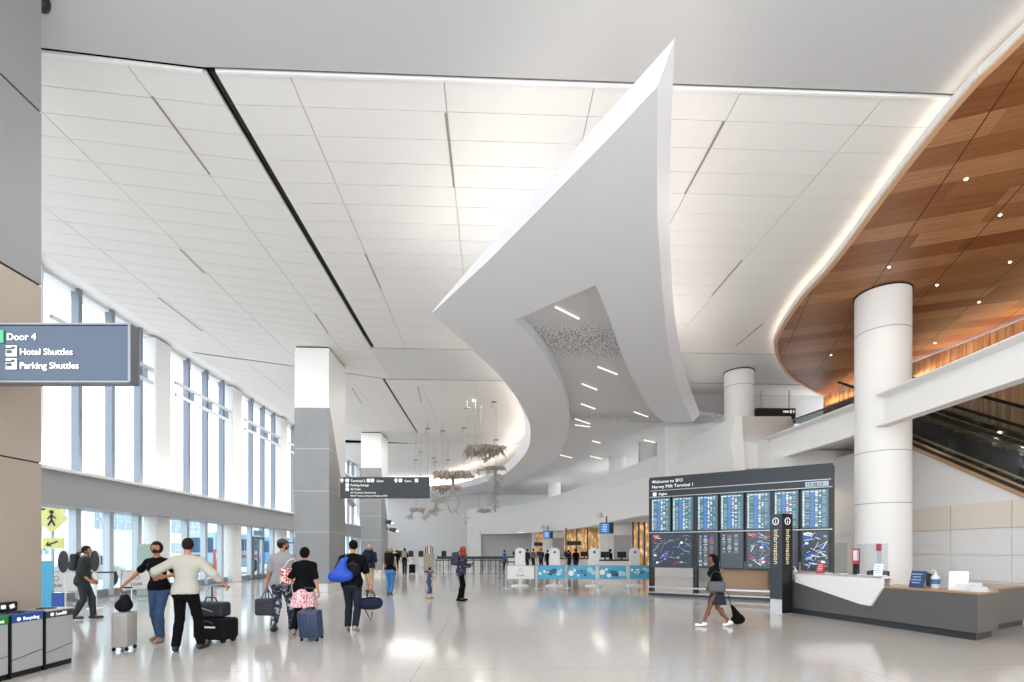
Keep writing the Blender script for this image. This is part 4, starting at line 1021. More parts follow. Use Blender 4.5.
# ---------------------------------------------------------------- hanging upside-down tree sculptures
M_bark = mat('driftwood_grey', 'a09b96', .8, var=.25, scale=20, bump=.4); M_plate = mat('burnt_timber', 'a2968c', .8, var=.35, scale=9, bump=.5)
M_twig = mat('twig_silver', 'b5b2ae', .8, var=.2, scale=20)
def tree(px_, py_, Y, w_, thick, hang, lab, wires, seed, spread=1.0, lean=0.0, kind='tree'):
    rg = random.Random(seed); p = dp(px_, py_, Y); t2 = T('hanging_tree_sculpture', lab, 'sculpture', tuple(p))
    k = MB(); n = 26; rim = []
    for i in range(n):
        a = i*2*PI/n; r = w_/2*(.78+.3*rg.random()); rim.append((r*math.cos(a), r*.6*math.sin(a)))
    k.prism([(x*.75, y*.75) for x, y in rim], -thick*.35, thick*.15)
    for i in range(int(110*w_)):      # chunky roots and splinters round the plate
        a = rg.random()*2*PI; r = w_/2*(.3+.7*rg.random()); x, y = r*math.cos(a), r*.6*math.sin(a)
        k.tube([(x*.8, y*.8, thick*.5*rg.uniform(-.6, 1)), (x*.92+.2*rg.uniform(-1, 1), y+.15*rg.uniform(-1, 1), thick*rg.uniform(-1.5, .5))], [.06, .016], 5)
    k.build('root_plate', M_plate, t2)
    br = MB(); tw = MB()
    def grow(P, D, L, r, lev):
        Q = P+D*L; mid = P+D*L*.5+Vector((rg.uniform(-.1, .1), rg.uniform(-.1, .1), rg.uniform(-.05, .05)))*L
        (br if lev < 2 else tw).tube([P, mid, Q], [r, r*.8, r*.6], 5 if lev else 8, cap=True)
        if lev >= 4: return
        for i in range(4 if lev else 5):
            nd = (D+Vector((rg.uniform(-1, 1)*spread, rg.uniform(-1, 1)*spread, rg.uniform(-.4, .5)))).normalized()
            grow(mid.lerp(Q, rg.random()), nd, L*.62, r*.55, lev+1)
    if kind == 'tree':
        grow(Vector((lean*.1, 0, 0)), Vector((lean, 0, -1)).normalized(), hang*.45, .09, 0)
        if lean: grow(Vector((-w_*.2, 0, 0)), Vector((-lean*.7, 0, -1)).normalized(), hang*.4, .07, 0)
    elif kind == 'conifer':
        br.tube([(0, 0, 0), (0.02, 0, -hang)], [.09, .05], 8)
        for i in range(90):
            z = -hang*(.12+.8*i/90); a = rg.random()*2*PI; L = w_*.42*(1-.35*i/90)*rg.uniform(.6, 1)
            e = Vector((math.cos(a)*L, math.sin(a)*L, z-.12)); tw.tube([(0, 0, z), e], [.022, .008], 4)
            for j in range(4):
                q = Vector((0, 0, z)).lerp(e, .3+.17*j); tw.tube([q, q+Vector((rg.uniform(-.18, .18), rg.uniform(-.18, .18), rg.uniform(-.16, .05)))], [.012, .006], 3)
    elif kind == 'ring':
        br.tube([(0, 0, 0), (0, 0, -hang*.4)], [.12, .09], 8)
        for s in (-1, 1): br.tube([(0, 0, -hang*.38), (s*.3, 0, -hang*.55), (s*.38, 0, -hang*.75), (s*.2, 0, -hang*.95), (0, 0, -hang)], [.07, .06, .05, .045, .04], 7)
        grow(Vector((0, 0, -hang*.4)), Vector((-.8, 0, -.6)).normalized(), hang*.4, .05, 1); grow(Vector((0, 0, -hang*.9)), Vector((.5, 0, -.5)).normalized(), hang*.3, .04, 1)
    if br.v: br.build('branches', M_bark, t2)
    if tw.v: tag(tw.build('twigs', M_twig, t2), kind='stuff')
    k = MB(); k2 = MB()
    for (wx, wy) in wires:
        x = (wx-px_)*Y/F; k.tube([(x, 0, 0), (x, 0, ZC-p.z-.02)], .013, 5); k2.box((x, 0, (HZ-wy)*Y/F+CH-p.z), (.28, .12, .05)); 
        k2.box((x-.12, 0, (HZ-wy)*Y/F+CH-p.z-.15), (.03, .05, .3))
    k.each('suspension_wire', mat('wire_grey', '8a8886', .5, .5), t2); k2.each('wire_bracket', mat('bracket_grey', '7c7672', .6), t2)
tree(485, 449, 27, 2.5, .34, .8, 'ragged root plate of the highest hanging tree, upper right of the group', ((475.5, 397), (494, 402), (467, 408)), 1, 1.0)
tree(495, 468, 27.8, 1.3, .10, 2.4, 'slender upside-down conifer hanging at the right of the sculpture group', ((481, 470), (496, 440)), 2, kind='conifer')
tree(453, 474, 32, 2.9, .3, 2.4, 'hanging tree with a looped trunk at the centre of the sculpture group', ((428, 429), (443, 431), (464, 428)), 3, kind='ring')
tree(446, 487, 36, 2.4, .22, 1.7, 'tilted root plate with tangled branches below the looped trunk', ((421, 452), (434, 458), (448, 460)), 4, 1.1, -.35)
tree(418, 509, 35, 1.1, .16, 1.2, 'lowest left hanging branch cluster above the distant walkers', ((416, 460),), 5, 1.2, .9)
tree(437, 500, 38.5, .9, .12, 1.7, 'bushy twig cluster in the lower middle of the hanging sculptures', ((436, 462),), 8, 1.3, -.2)
tree(484, 510, 38, 1.0, .16, .15, 'small lone root plate hanging at the lower right of the group', ((479, 470), (488, 472)), 6, kind='none')
# ---------------------------------------------------------------- outside
S(MB().box((-26, 32, -.2), (24.6, 90, .2)).build('ground_outside', mat('pale_asphalt', 'c9cac9', .8)))
k = MB().box((-15.6, 32, -.05), (3.4, 90, .14)); S(k.build('pavement_outside', mat('pavement', 'd9d9d7', .8)))
t = T('parking_garage', 'pale multi-level garage across the road seen through the left windows', 'building', (-30, 0, 0))
MB().box((-3, 34, 2.9), (6, 92, 5.8)).build('wall', mat('garage_white', 'e8e8e6', .7), t)
for z in (1.0, 3.3):
    for i in range(9):
        if (i*7+int(z)) % 4 == 0: continue
        f = MB().box((.02, -4+i*9.3, z+.7), (.08, 5.2, 1.3)).build('window', mat('garage_window_pale', 'a9b6c4', .3), t)
        k = MB()
        for q in range(6): k.box((.08, -6.2+i*9.3+q*.88, z+.7), (.06, .14, 1.3))
        k.box((.08, -4+i*9.3, z+.7), (.06, 5.2, .12)); k.build('window_bars', mat('garage_bars', 'd0d4d9', .6), f)
MB().box((.3, 34, 5.9), (.9, 92, .25)).build('ledge', mat('ledge_grey', 'b7b9bb', .7), t)
p = dp(52, 514, 17.5)
t = T('pedestrian_crossing_sign', 'yellow diamond pedestrian crossing sign with arrow plaque outside the left window', 'sign', (p.x, p.y, 0), .1)
M_y = mat('sign_yellow', 'd6c878', .5); MB().tube([(0, .03, 0), (0, .03, 3.4)], .04).build('post', M_steel, t)
z = p.z-.15; s = .50
MB().plate([(0, -s), (s, 0), (0, s), (-s, 0)], (0, 0, z), X_, Z_, .02).build('diamond_plate', M_y, t)
k = MB().lathe([(.05, 0), (.07, .05), (.05, .10)], 10, c=(0, -.03, z+.17)); k.tube([(0, -.03, z+.15), (0, -.03, z-.05), (.10, -.03, z-.24)], .03, 5); k.tube([(0, -.03, z-.05), (-.10, -.03, z-.24)], .03, 5); k.tube([(-.12, -.03, z-.02), (0, -.03, z+.12), (.13, -.03, z-.0)], .022, 5)
k.build('walking_symbol', M_black, t)
MB().box((0, 0, z-.85), (.72, .02, .36)).build('arrow_plate', M_y, t)
k = MB(); k.tube([(.18, -.02, z-.78), (-.16, -.02, z-.92)], .025, 5); k.tube([(-.16, -.02, z-.92), (-.02, -.02, z-.94)], .02, 5); k.tube([(-.16, -.02, z-.92), (-.10, -.02, z-.80)], .02, 5); k.build('arrow_symbol', M_black, t)
p = dp(40, 508, 19.5)
t = T('yellow_road_sign', 'yellow rectangular overhead plate left of the diamond sign', 'sign', (p.x, p.y, 0), .1)
MB().tube([(0, .03, 0), (0, .03, 3.3)], .04).build('post', M_steel, t); MB().box((.2, 0, p.z-.05), (1.3, .02, .35)).build('plate', M_y, t); MB().box((.2, -.015, p.z-.05), (.9, .01, .08)).build('marking', M_black, t)
def wheel(mb, x, y, r): mb.add([(x+dx, y+r*math.cos(a*PI/10), r+r*math.sin(a*PI/10)) for dx in (-.11, .11) for a in range(20)], [(i, (i+1) % 20, (i+1) % 20+20, i+20) for i in range(20)]+[tuple(range(20))[::-1], tuple(range(20, 40))])
def bus(x, y, L, body, lab, stripe):
    t = T('shuttle_bus', lab, 'bus', (x, y, 0))
    MB().box((0, 0, 1.65), (2.3, L, 2.5), bev=.18).build('bus_body', body, t, smooth=True)
    n_ = int(L/1.2)
    for i in range(n_): MB().box((1.155, -L/2+.75+i*(L-1.0)/n_+.2, 2.05), (.03, (L-1.0)/n_-.15, .85), bev=.01).build('side_window', mat('bus_glass', '3f5a78', .15), t)
    MB().box((1.16, 0, 1.2), (.02, L-.4, .22)).build('stripe', stripe, t); MB().box((0, -L/2-.01, 2.0), (1.9, .04, 1.0), bev=.01).build('windscreen', mat('bus_glass', '3f5a78', .15), t)
    for yy in (-L*.33, L*.3):
        for xx in (-1.02, 1.05): k = MB(); wheel(k, xx, yy, .46); k.each('wheel', M_rub, t)
bus(-19.6, 38.5, 7.0, mat('bus_pale_blue', 'a9c2dc', .4), 'pale blue shuttle bus outside behind the man in white', mat('stripe_red', 'c8504a', .5))
bus(-20.4, 51.0, 8.0, mat('bus_blue', '5fa2dc', .4), 'bright blue shuttle bus outside the glass entrance door', mat('stripe_pink', 'd46a78', .5))
def car(x, y, body, lab):
    t = T('car', lab, 'car', (x, y, 0))
    pr = [(-2.2, .3), (2.2, .3), (2.25, .75), (1.5, .95), (.9, 1.42), (-.9, 1.45), (-1.7, .98), (-2.25, .85)]
    MB().plate(pr, (-.85, 0, 0), Y_, Z_, 1.7).build('car_body', body, t)
    MB().plate([(1.3, .98), (.8, 1.36), (-.8, 1.38), (-1.45, 1.0)], (.86, 0, 0), Y_, Z_, .02).build('side_glass', mat('bus_glass', '3f5a78', .15), t)
    for yy in (-1.35, 1.35):
        for xx in (-.78, .8): k = MB(); wheel(k, xx, yy, .33); k.each('wheel', M_rub, t)
car(-18.2, 30.5, mat('car_yellow', 'd9c07a', .35), 'yellow car parked outside behind the man in white'); car(-18.4, 23.0, mat('car_white', 'dcdfe2', .35), 'white car parked outside the left windows')
t = T('ticket_machine', 'slim red machine standing outside near the entrance door', 'machine', tuple(gp(219, 30.5)))
MB().box((0, 0, .95), (.5, .4, 1.5), bev=.03).build('machine_body', mat('machine_red', 'c05a5e', .4), t); MB().box((.1, -.21, 1.3), (.3, .02, .4)).build('machine_panel', M_white, t); MB().box((0, 0, .1), (.44, .34, .2)).build('machine_base', M_char, t)
# ---------------------------------------------------------------- added fill lights of the hall, no fixtures modelled
for y in (12.5, 17.0):
    for x in (-9.2, -4.5, 1.0, 5.5): area('ceiling_fill', (x, y, ZC-.03), (0, 0, 0), .1, 2.2, P_DOWN, (1, .97, .93))  # added downward fill just below the tiles, not real slots
for i in range(7): area('ledge_fill', (-12.75, 15.5+6*i, 4.12), (PI, -.45, 0), .12, 5.2, P_LEDGE, (1, .98, .95))  # invented upward fill above the window ledge, brightens the ceiling
area('back_wall_fill', (-3, 57.2, 9.2), (1.15, 0, 0), 17, .12, P_LEDGE*34, (1, .98, .95))  # added light aimed at the end wall to brighten it
for y, x in ((31, 10.5), (40, 9), (49, 6)): area('mezzanine_fill', (x, y, 5.1), (PI, 0, 0), .2, 5, 40, (1, .97, .93))  # unseen fill added on the slab to lift the mezzanine ceiling
for y in (27.5, 33, 40):
    for x in (-10, -5.5, -1): area('ceiling_fill', (x, y, ZC-.03), (0, 0, 0), .25, 2.2, P_DOWN*1.8, (1, .97, .93))  # same added downward fill for the farther bays
for y in (2.5,):
    for x in (-9, -4, 1, 6): area('ceiling_fill', (x, y, ZC-.03), (0, 0, 0), .12, 2.2, P_DOWN, (1, .97, .93))  # same added fill, overhead and out of view
for p in ((600, 26, 3.5), (560, 38, 3.5), (520, 48, 3.5), (650, 24, 3.5), (720, 22, 3.5)):
    q = gp(p[0], p[1]+3); area('under_mezzanine_fill', (q.x, q.y, CH+1.95), (0, 0, 0), .5, 3.2, 11, (1, .95, .88))
# ---------------------------------------------------------------- signed-distance figures
def smin(a, b, k):
    h = np.clip(.5+.5*(b-a)/k, 0, 1); return b*(1-h)+a*h-k*h*(1-h)
def rc(P, a, b, r1, r2):
    a = np.array(a, float); b = np.array(b, float); ba = b-a; pa = P-a
    t = np.clip((pa@ba)/max(1e-9, ba@ba), 0, 1)
    return np.linalg.norm(pa-t[..., None]*ba, axis=-1)-(r1+(r2-r1)*t)
def ell(P, c, r, R=None):
    q = P-np.array(c, float)
    if R is not None: q = q@np.array(R)
    r = np.array(r, float); k0 = np.linalg.norm(q/r, axis=-1); k1 = np.linalg.norm(q/(r*r), axis=-1)+1e-9
    return k0*(k0-1)/k1
def nets(fn, lo, hi, h):
    lo = np.array(lo, float); n = np.ceil((np.array(hi)-lo)/h).astype(int)+1
    g = np.stack(np.meshgrid(*[lo[i]+h*np.arange(n[i]) for i in range(3)], indexing='ij'), -1)
    D = fn(g); s = D < 0
    acc = np.zeros(tuple(n-1)+(3,)); cnt = np.zeros(tuple(n-1))
    off = [(0, 0), (0, 1), (1, 0), (1, 1)]
    for ax in range(3):
        sl0 = [slice(None)]*3; sl1 = [slice(None)]*3; sl0[ax] = slice(0, -1); sl1[ax] = slice(1, None)
        d0 = D[tuple(sl0)]; d1 = D[tuple(sl1)]; cr = s[tuple(sl0)] != s[tuple(sl1)]
        t = np.where(cr, d0/np.where(cr, d0-d1, 1), 0); pos = g[tuple(sl0)].copy(); pos[..., ax] += t*h
        o = [i for i in range(3) if i != ax]
        for a, b in off:
            sl = [slice(None)]*3; m = n-1
            sl[o[0]] = slice(a, a+m[o[0]]); sl[o[1]] = slice(b, b+m[o[1]]); sl = tuple(sl)
            c = cr[sl]; acc += pos[sl]*c[..., None]; cnt += c
    act = cnt > 0; idx = -np.ones(act.shape, int); idx[act] = np.arange(act.sum()); V = acc[act]/cnt[act][:, None]
    faces = []
    for ax in range(3):
        o = [i for i in range(3) if i != ax]
        sl0 = [slice(1, -1)]*3; sl1 = [slice(1, -1)]*3; sl0[ax] = slice(0, -1); sl1[ax] = slice(1, None)
        a0 = s[tuple(sl0)]; cr = a0 != s[tuple(sl1)]; I = np.argwhere(cr)
        if not len(I): continue
        inside = a0[cr]; base = I.copy(); base[:, o[0]] += 1; base[:, o[1]] += 1
        def cell(da, db): c = base.copy(); c[:, o[0]] -= da; c[:, o[1]] -= db; return idx[c[:, 0], c[:, 1], c[:, 2]]
        q = np.stack([cell(1, 1), cell(0, 1), cell(0, 0), cell(1, 0)], 1)
        flip = inside if ax != 1 else ~inside
        q[~flip] = q[~flip][:, ::-1]; faces.append(q)
    return V, np.concatenate(faces) if faces else np.zeros((0, 4), int)
def mk(name, parts, m, parent):
    vs = []; fs = []; o = 0
    for V, Fc in parts: vs.append(V); fs.append(Fc+o); o += len(V)
    V = np.concatenate(vs); Fc = np.concatenate(fs)
    me = bpy.data.meshes.new(name); me.from_pydata(V.tolist(), [], Fc.tolist()); me.materials.append(m); me.polygons.foreach_set('use_smooth', [True]*len(me.polygons)); me.update()
    ob = bpy.data.objects.new(name, me); C.objects.link(ob)
    if parent: ob.parent = parent
    return ob
def ik(a, b, l1, l2, hint):
    a = Vector(a); b = Vector(b); d = b-a; L = min(d.length, (l1+l2)*.999); d = d.normalized(); b = a+d*L
    x = (l1*l1-l2*l2+L*L)/(2*L); h = math.sqrt(max(0, l1*l1-x*x)); hv = Vector(hint); hv = (hv-d*hv.dot(d)).normalized()
    return a+d*x+hv*h, b
SKIN = {'light': mat('skin_light', 'd2a284', .55), 'tan': mat('skin_tan', 'b27c5c', .55), 'dark': mat('skin_dark', '6e4630', .55), 'mid': mat('skin_mid', '9d6b4e', .55)}
HANDP = {}
def person(lab, pos, heading, H=1.75, skin='tan', fem=False, lf=(-.09, .22, 0), rf=(.09, -.25, .0), lh=None, rh=None, lean=.04, top=None, sleeve=.5, hem=.93, neckz=1.47,
           legs=None, leg_len=.0, skirt=None, shoe=None, hair=None, hairkind='short', cap=None, mask=None, yaw=0.0, vox=.014, shorts=None, scarf=None, heavy=1.0, loose=.014, bobtie=None):
    s = H/1.75; fw = .9 if fem else 1.0; hv = heavy
    t = T('person', lab, 'person', (pos[0], pos[1], 0), heading)
    hipz = .93
    dz = 0.0
    reach = max(Vector((0, lf[1], 0)).length, abs(rf[1])); hipz -= max(0, reach-.1)*.18
    hips = [Vector((-.085, 0, hipz)), Vector((.085, 0, hipz))]
    toes = []; ank = []; knee = []
    for hp_, f in zip(hips, (lf, rf)):
        a = Vector((f[0], f[1], .085+f[2])); kn, a2 = ik(hp_, a, .43, .43, (f[0]*.3, 1, 0)); ank.append(a2); knee.append(kn)
        toes.append(a2+(Vector((f[0]*.25, .17, -.05)) if f[2] < .04 else Vector((f[0]*.2, .12, -.07-min(.08, f[2]*.5)))))
    pel = Vector((0, 0, hipz+.05)); lv = Vector((0, lean, 0))
    wst = pel+Vector((0, 0, .15))+lv*.3; chs = pel+Vector((0, 0, .36))+lv*.8; shc = pel+Vector((0, 0, .485))+lv
    sw = .185*fw
    sh = [shc+Vector((-sw, 0, -.035)), shc+Vector((sw, 0, -.035))]
    nk0 = shc+Vector((0, -.005, -.01)); nk1 = shc+Vector((0, .02, .12)); hc = nk1+Vector((0, .015, .10))
    hnd = []; elb = []; wr = []
    for i, (S0, hd) in enumerate(zip(sh, (lh, rh))):
        sg = -1 if i == 0 else 1
        if hd is None: hd = (sg*.27, .10*(1 if i else -1), hipz-.10)
        hd = Vector(hd)
        e_, w_ = ik(S0, hd, .285, .255, (sg*.35, -1, -.1)); elb.append(e_); wr.append(w_)
    Rz = Matrix.Rotation(yaw, 3, 'Z')
    def A_(v): return tuple(v)
    def torso(P, g=0.0):
        d = ell(P, A_(pel), ((.160*hv+g), (.112*hv+g), .125+g))
        d = smin(d, ell(P, A_(wst), (.135*fw*hv+g, .098*hv+g, .15+g)), .07)
        d = smin(d, ell(P, A_(chs), (.160*fw*hv+g, .108*hv+g, .175+g)), .07)
        d = smin(d, rc(P, A_(sh[0]), A_(sh[1]), .050+g, .050+g), .07)
        for q in (0, 1): d = smin(d, rc(P, A_(nk0+Vector((0, 0, .025))), A_(sh[q]+Vector((0, 0, .01))), .042+g*.8, .040+g), .05)
        if fem:
            for q in (-1, 1): d = smin(d, ell(P, A_(chs+Vector((q*.065, .085, .0))), (.055+g, .05+g, .055+g)), .05)
        for q in (0, 1): d = smin(d, ell(P, A_(hips[q]+Vector((0, -.045, .0))), (.085+g, .085+g, .10+g)), .05)
        return d
    def arm(P, i, g=0, t1=1.0, t2=1.0, sl=0):
        e2 = sh[i].lerp(elb[i], t1); d = rc(P, A_(sh[i]), A_(e2), .050*fw+g, .050*fw+(.038*fw-.050*fw)*t1+g+sl)
        if t1 >= 1 and t2 > 0: d = smin(d, rc(P, A_(elb[i]), A_(elb[i].lerp(wr[i], t2)), .040*fw+g, .026+g+sl), .02)
        return d
    def leg(P, i, g=0, t2=1.0, fl=0):
        d = rc(P, A_(hips[i]), A_(knee[i]), .084*hv+g, .056+g)
        if t2 > 0:
            an = knee[i].lerp(ank[i], t2); d = smin(d, rc(P, A_(knee[i]), A_(an), .054+g, .054+(.036-.054)*t2+g+fl), .03)
            cf = knee[i].lerp(ank[i], .32)+Vector((0, -.018, 0)); d = smin(d, ell(P, A_(cf), (.05+g, .052+g, .11+g)), .03)
        return d
    def headf(P, g=0):
        q = (P-np.array(A_(hc)))@np.array(Rz)
        d = ell(q, (0, -.005, .02), (.074+g, .092+g, .098+g))
        d = smin(d, ell(q, (0, .018, -.045), (.055+g, .066+g, .068+g)), .03)
        if g == 0:
            d = smin(d, rc(q, (0, .088, .012), (0, .106, -.022), .009, .014), .014)       # nose
            d = smin(d, rc(q, (-.03, .08, .03), (.03, .08, .03), .010, .010), .014)         # brow
            d = smin(d, rc(q, (-.018, .083, -.05), (.018, .083, -.05), .008, .008), .010)   # lips
            for e_ in (-1, 1): d = np.minimum(d, ell(q, (e_*.076, -.005, -.003), (.010, .02, .03)))
        return d
    def body(P):
        d = torso(P)
        for i in (0, 1): d = smin(d, arm(P, i), .03); d = smin(d, leg(P, i), .03)
        d = smin(d, rc(P, A_(nk0), A_(nk1), .056, .050), .03); d = smin(d, headf(P), .02)
        for i in (0, 1): d = smin(d, rc(P, A_(ank[i]), A_(toes[i]), .036, .028), .02)
        return d
    allp = hips+knee+ank+toes+sh+elb+wr+[hc, pel, chs]
    lo = [min(p[i] for p in allp)-.24 for i in range(3)]; hi = [max(p[i] for p in allp)+.24 for i in range(3)]
    parts = [nets(body, lo, hi, vox)]
    # hands with five fingers
    for i in (0, 1):
        sg = -1 if i == 0 else 1
        D = (wr[i]-elb[i]).normalized(); side = Vector((0, 1, 0)); 
        if abs(D.dot(side)) > .8: side = Vector((0, 0, 1))
        side = (side-D*D.dot(side)).normalized(); pn = D.cross(side)*(-sg)      # palm faces the body
        if pn.dot(Vector((-sg, 0, 0))) < 0: pn = -pn
        w0 = wr[i]; pc = w0+D*.055
        curl = 1.0 if (lh if i == 0 else rh) is not None else .45
        segs = [(w0-D*.02, w0+D*.03, .024, .022)]
        for f in range(4):
            o = side*(.028-.0187*f); b0 = w0+D*.025+o*.8; b1 = w0+D*(.088-.004*abs(f-1))+o
            segs.append((b0, b1, .013, .0105)); L = (.042, .047, .043, .034)[f]
            d1 = (D*math.cos(.5*curl)+pn*math.sin(.5*curl)); d2 = (D*math.cos(1.4*curl)+pn*math.sin(1.4*curl)); p1 = b1+d1*L; p2 = p1+d2*L*.85
            segs.append((b1, p1, .0095, .0085)); segs.append((p1, p2, .0085, .007))
        tb = w0+D*.03+side*.022; t1 = tb+(side*.6+D*.7+pn*.35).normalized()*.045; t2_ = t1+(D*.9+pn*.5*curl).normalized()*.032
        segs += [(tb, t1, .013, .0105), (t1, t2_, .0105, .008)]
        if vox <= .016:
            def hf(P, segs=segs, pc=pc):
                d = None
                for q, (a, b, r1, r2) in enumerate(segs):
                    e_ = rc(P, A_(a), A_(b), r1, r2); kk = .012 if (q in (0, 1, 3, 5, 7, 9, 11, 12) or q % 3 == 1) else .003
                    d = e_ if d is None else smin(d, e_, .004)
                return d
            pts = [x for sgm in segs for x in sgm[:2]]; l2 = [min(p[j] for p in pts)-.03 for j in range(3)]; h2 = [max(p[j] for p in pts)+.03 for j in range(3)]
            parts.append(nets(hf, l2, h2, .005))
        else:
            def hf(P, segs=segs):
                d = None
                for (a, b, r1, r2) in segs:
                    e_ = rc(P, A_(a), A_(b), r1, r2); d = e_ if d is None else smin(d, e_, .004)
                return d
            pts = [x for sgm in segs for x in sgm[:2]]; l2 = [min(p[j] for p in pts)-.03 for j in range(3)]; h2 = [max(p[j] for p in pts)+.03 for j in range(3)]
            parts.append(nets(hf, l2, h2, .009))
        hnd.append(w0+D*.085+pn*.02)
    ob = [mk('body', parts, SKIN[skin], t)]
    # eyes
    k = MB()
    for e_ in (-1, 1):
        c = hc+Rz@Vector((e_*.031, .083, .012)); k.lathe([(.002, -.009), (.010, -.004), (.011, 0), (.010, .004), (.002, .009)], 8, c=A_(c))
    ob += k.each('eye', mat('eye_dark', '1c1512', .3), t, smooth=True)
    if top is not None:
        hz_ = hipz+(hem-.93)
        def shirt(P):
            g = loose; d = torso(P, g)
            d = smin(d, ell(P, A_(pel+Vector((0, 0, .02))), (.168*hv+g, .122*hv+g, .16)), .05)
            for i in (0, 1):
                if sleeve > 1: d = smin(d, arm(P, i, g, 1.0, sleeve-1, .010), .03)
                elif sleeve > 0: d = smin(d, arm(P, i, g, sleeve*1.0, 0, .012), .035)
            nkz = shc.z+.088; d = smin(d, rc(P, A_(nk0), A_(nk0+Vector((0, 0, .03))), .062, .058), .03)
            d = np.maximum(d, P[..., 2]-nkz)
            tk = hz_-.0; d = np.maximum(d, tk-P[..., 2])
            if sleeve == 0:
                for i in (0, 1): d = np.maximum(d, -(rc(P, A_(sh[i]+Vector(((-1, 1)[i]*.03, 0, 0))), A_(elb[i]), .066, .06)))
            return d
        ob.append(mk('top', [nets(shirt, lo, hi, vox)], top, t))
    if legs is not None:
        ll = .93 if not leg_len else leg_len
        def trou(P):
            g = .014; d = ell(P, A_(pel+Vector((0, -.01, -.03))), (.162*hv+g, .122*hv+g, .15))
            for q in (0, 1): d = smin(d, ell(P, A_(hips[q]+Vector((0, -.05, .0))), (.085+g, .085+g, .10+g)), .05)
            for i in (0, 1): d = smin(d, leg(P, i, g, ll, .016 if ll > .8 else .03), .025)
            return np.maximum(d, P[..., 2]-(hipz+.12))
        ob.append(mk('trousers' if ll > .5 else 'shorts', [nets(trou, lo, hi, vox)], legs, t))
    if skirt is not None:
        m_, zl_, flr = skirt
        def skf(P):
            tt = np.clip((hipz+.14-P[..., 2])/(hipz+.14-zl_), 0, 1); rx = .150*hv+flr*tt; ry = .118*hv+(flr+.05)*tt
            ang = np.arctan2(P[..., 1], P[..., 0]); rr = 1+.035*tt*np.sin(ang*9)
            q = np.sqrt((P[..., 0]/(rx*rr))**2+((P[..., 1]-.0)/(ry*rr))**2); d = (q-1)*np.minimum(rx, ry)
            d = np.maximum(np.maximum(d, P[..., 2]-(hipz+.14)), zl_-P[..., 2]); return d
        ob.append(mk('skirt', [nets(skf, lo, hi, vox)], m_, t))
    if shoe is not None:
        for i in (0, 1):
            an, to = ank[i], toes[i]; fd = (to-an); fdir = Vector((fd.x, fd.y, 0)).normalized(); heel = an-fdir*.055+Vector((0, 0, -.035)); 
            up_ = max(0, (lf, rf)[i][2])
            def shf(P, an=an, to=to, heel=heel, fdir=fdir):
                d = rc(P, A_(heel), A_(to), .042, .036); d = smin(d, rc(P, A_(an), A_(an+Vector((0, 0, -.03))), .045, .045), .03)
                if up_ < .04: d = np.maximum(d, .004-P[..., 2])
                return d
            pts = [an, to, heel]; l2 = [min(p[j] for p in pts)-.08 for j in range(3)]; h2 = [max(p[j] for p in pts)+.08 for j in range(3)]
            ob.append(mk('shoe', [nets(shf, l2, h2, min(vox, .012))], shoe, t))
    def hspace(P): return (P-np.array(A_(hc)))@np.array(Rz)
    l2 = [hc.x-.22, hc.y-.25, hc.z-.55]; h2 = [hc.x+.22, hc.y+.22, hc.z+.24]
    if hair is not None:
        def hr(P):
            q = hspace(P); d = ell(q, (0, -.012, .028), (.084, .100, .104))
            cut = np.minimum(q[..., 1]-.035, .0-q[..., 2]+.055)      # keep the face free
            face = np.maximum(.035-q[..., 1], q[..., 2]-.062)          # <0 where face region
            d = np.maximum(d, -np.maximum(.030-q[..., 1], q[..., 2]-.060)); d = np.maximum(d, -.065-q[..., 2])
            if hairkind == 'bun': d = smin(d, ell(q, (0, -.05, .125), (.05, .05, .045)), .02)
            if hairkind == 'bob': d = smin(d, ell(q, (0, -.03, .01), (.098, .098, .115)), .02); d = np.maximum(d, -np.maximum(.030-q[..., 1], q[..., 2]-.060))
            if hairkind == 'long': d = smin(d, rc(q, (0, -.05, .02), (0, -.135, -.27), .084, .062), .04); d = np.maximum(d, -np.maximum(.030-q[..., 1], q[..., 2]-.060))
            if hairkind == 'pony': d = smin(d, rc(q, (0, -.10, .02), (0, -.13, -.16), .03, .02), .02)
            return d
        ob.append(mk('hair', [nets(hr, l2, h2, min(vox, .012))], hair, t))
    if cap is not None:
        def cp(P):
            q = hspace(P); d = ell(q, (0, -.008, .045), (.090, .106, .092)); d = np.maximum(d, .045-q[..., 2])
            br = np.maximum(ell(q, (0, .12, .055), (.075, .085, .05)), np.abs(q[..., 2]-.05+.25*(q[..., 1]-.1)**1*0)-.010); br = np.maximum(br, .05-q[..., 1]); return smin(d, br, .006)
        ob.append(mk('cap', [nets(cp, l2, h2, .010)], cap, t))
    if scarf is not None:
        def sf(P):
            q = hspace(P); d = ell(q, (0, -.012, .02), (.098, .112, .122)); d = smin(d, rc(q, (0, -.02, -.05), (0, .0, -.19), .085, .13), .05)
            return np.maximum(d, -np.maximum(.055-q[..., 1], np.abs(q[..., 2]+.005)-.062))
        ob.append(mk('headscarf', [nets(sf, l2, h2, .012)], scarf, t))
    if mask is not None:
        def mf_(P):
            q = hspace(P); d = smin(ell(q, (0, .018, -.045), (.060, .075, .070)), ell(q, (0, .095, -.02), (.02, .02, .03)), .02); return np.maximum(np.maximum(d, q[..., 2]+.005), np.maximum(-.085-q[..., 2], .01-q[..., 1]))
        ob.append(mk('face_mask', [nets(mf_, l2, h2, .008)], mask, t))
    for o in ob: o.scale = (s, s, s)
    Rw = Matrix.Rotation(heading, 3, 'Z'); base = Vector((pos[0], pos[1], 0))
    t_world = [base+Rw@(h*s) for h in hnd]
    return dict(root=t, hands=t_world, chest=base+Rw@(chs*s), R=Rw, s=s, back=base+Rw@((chs+Vector((0, -.14, 0)))*s), shz=shc.z*s, base=base)
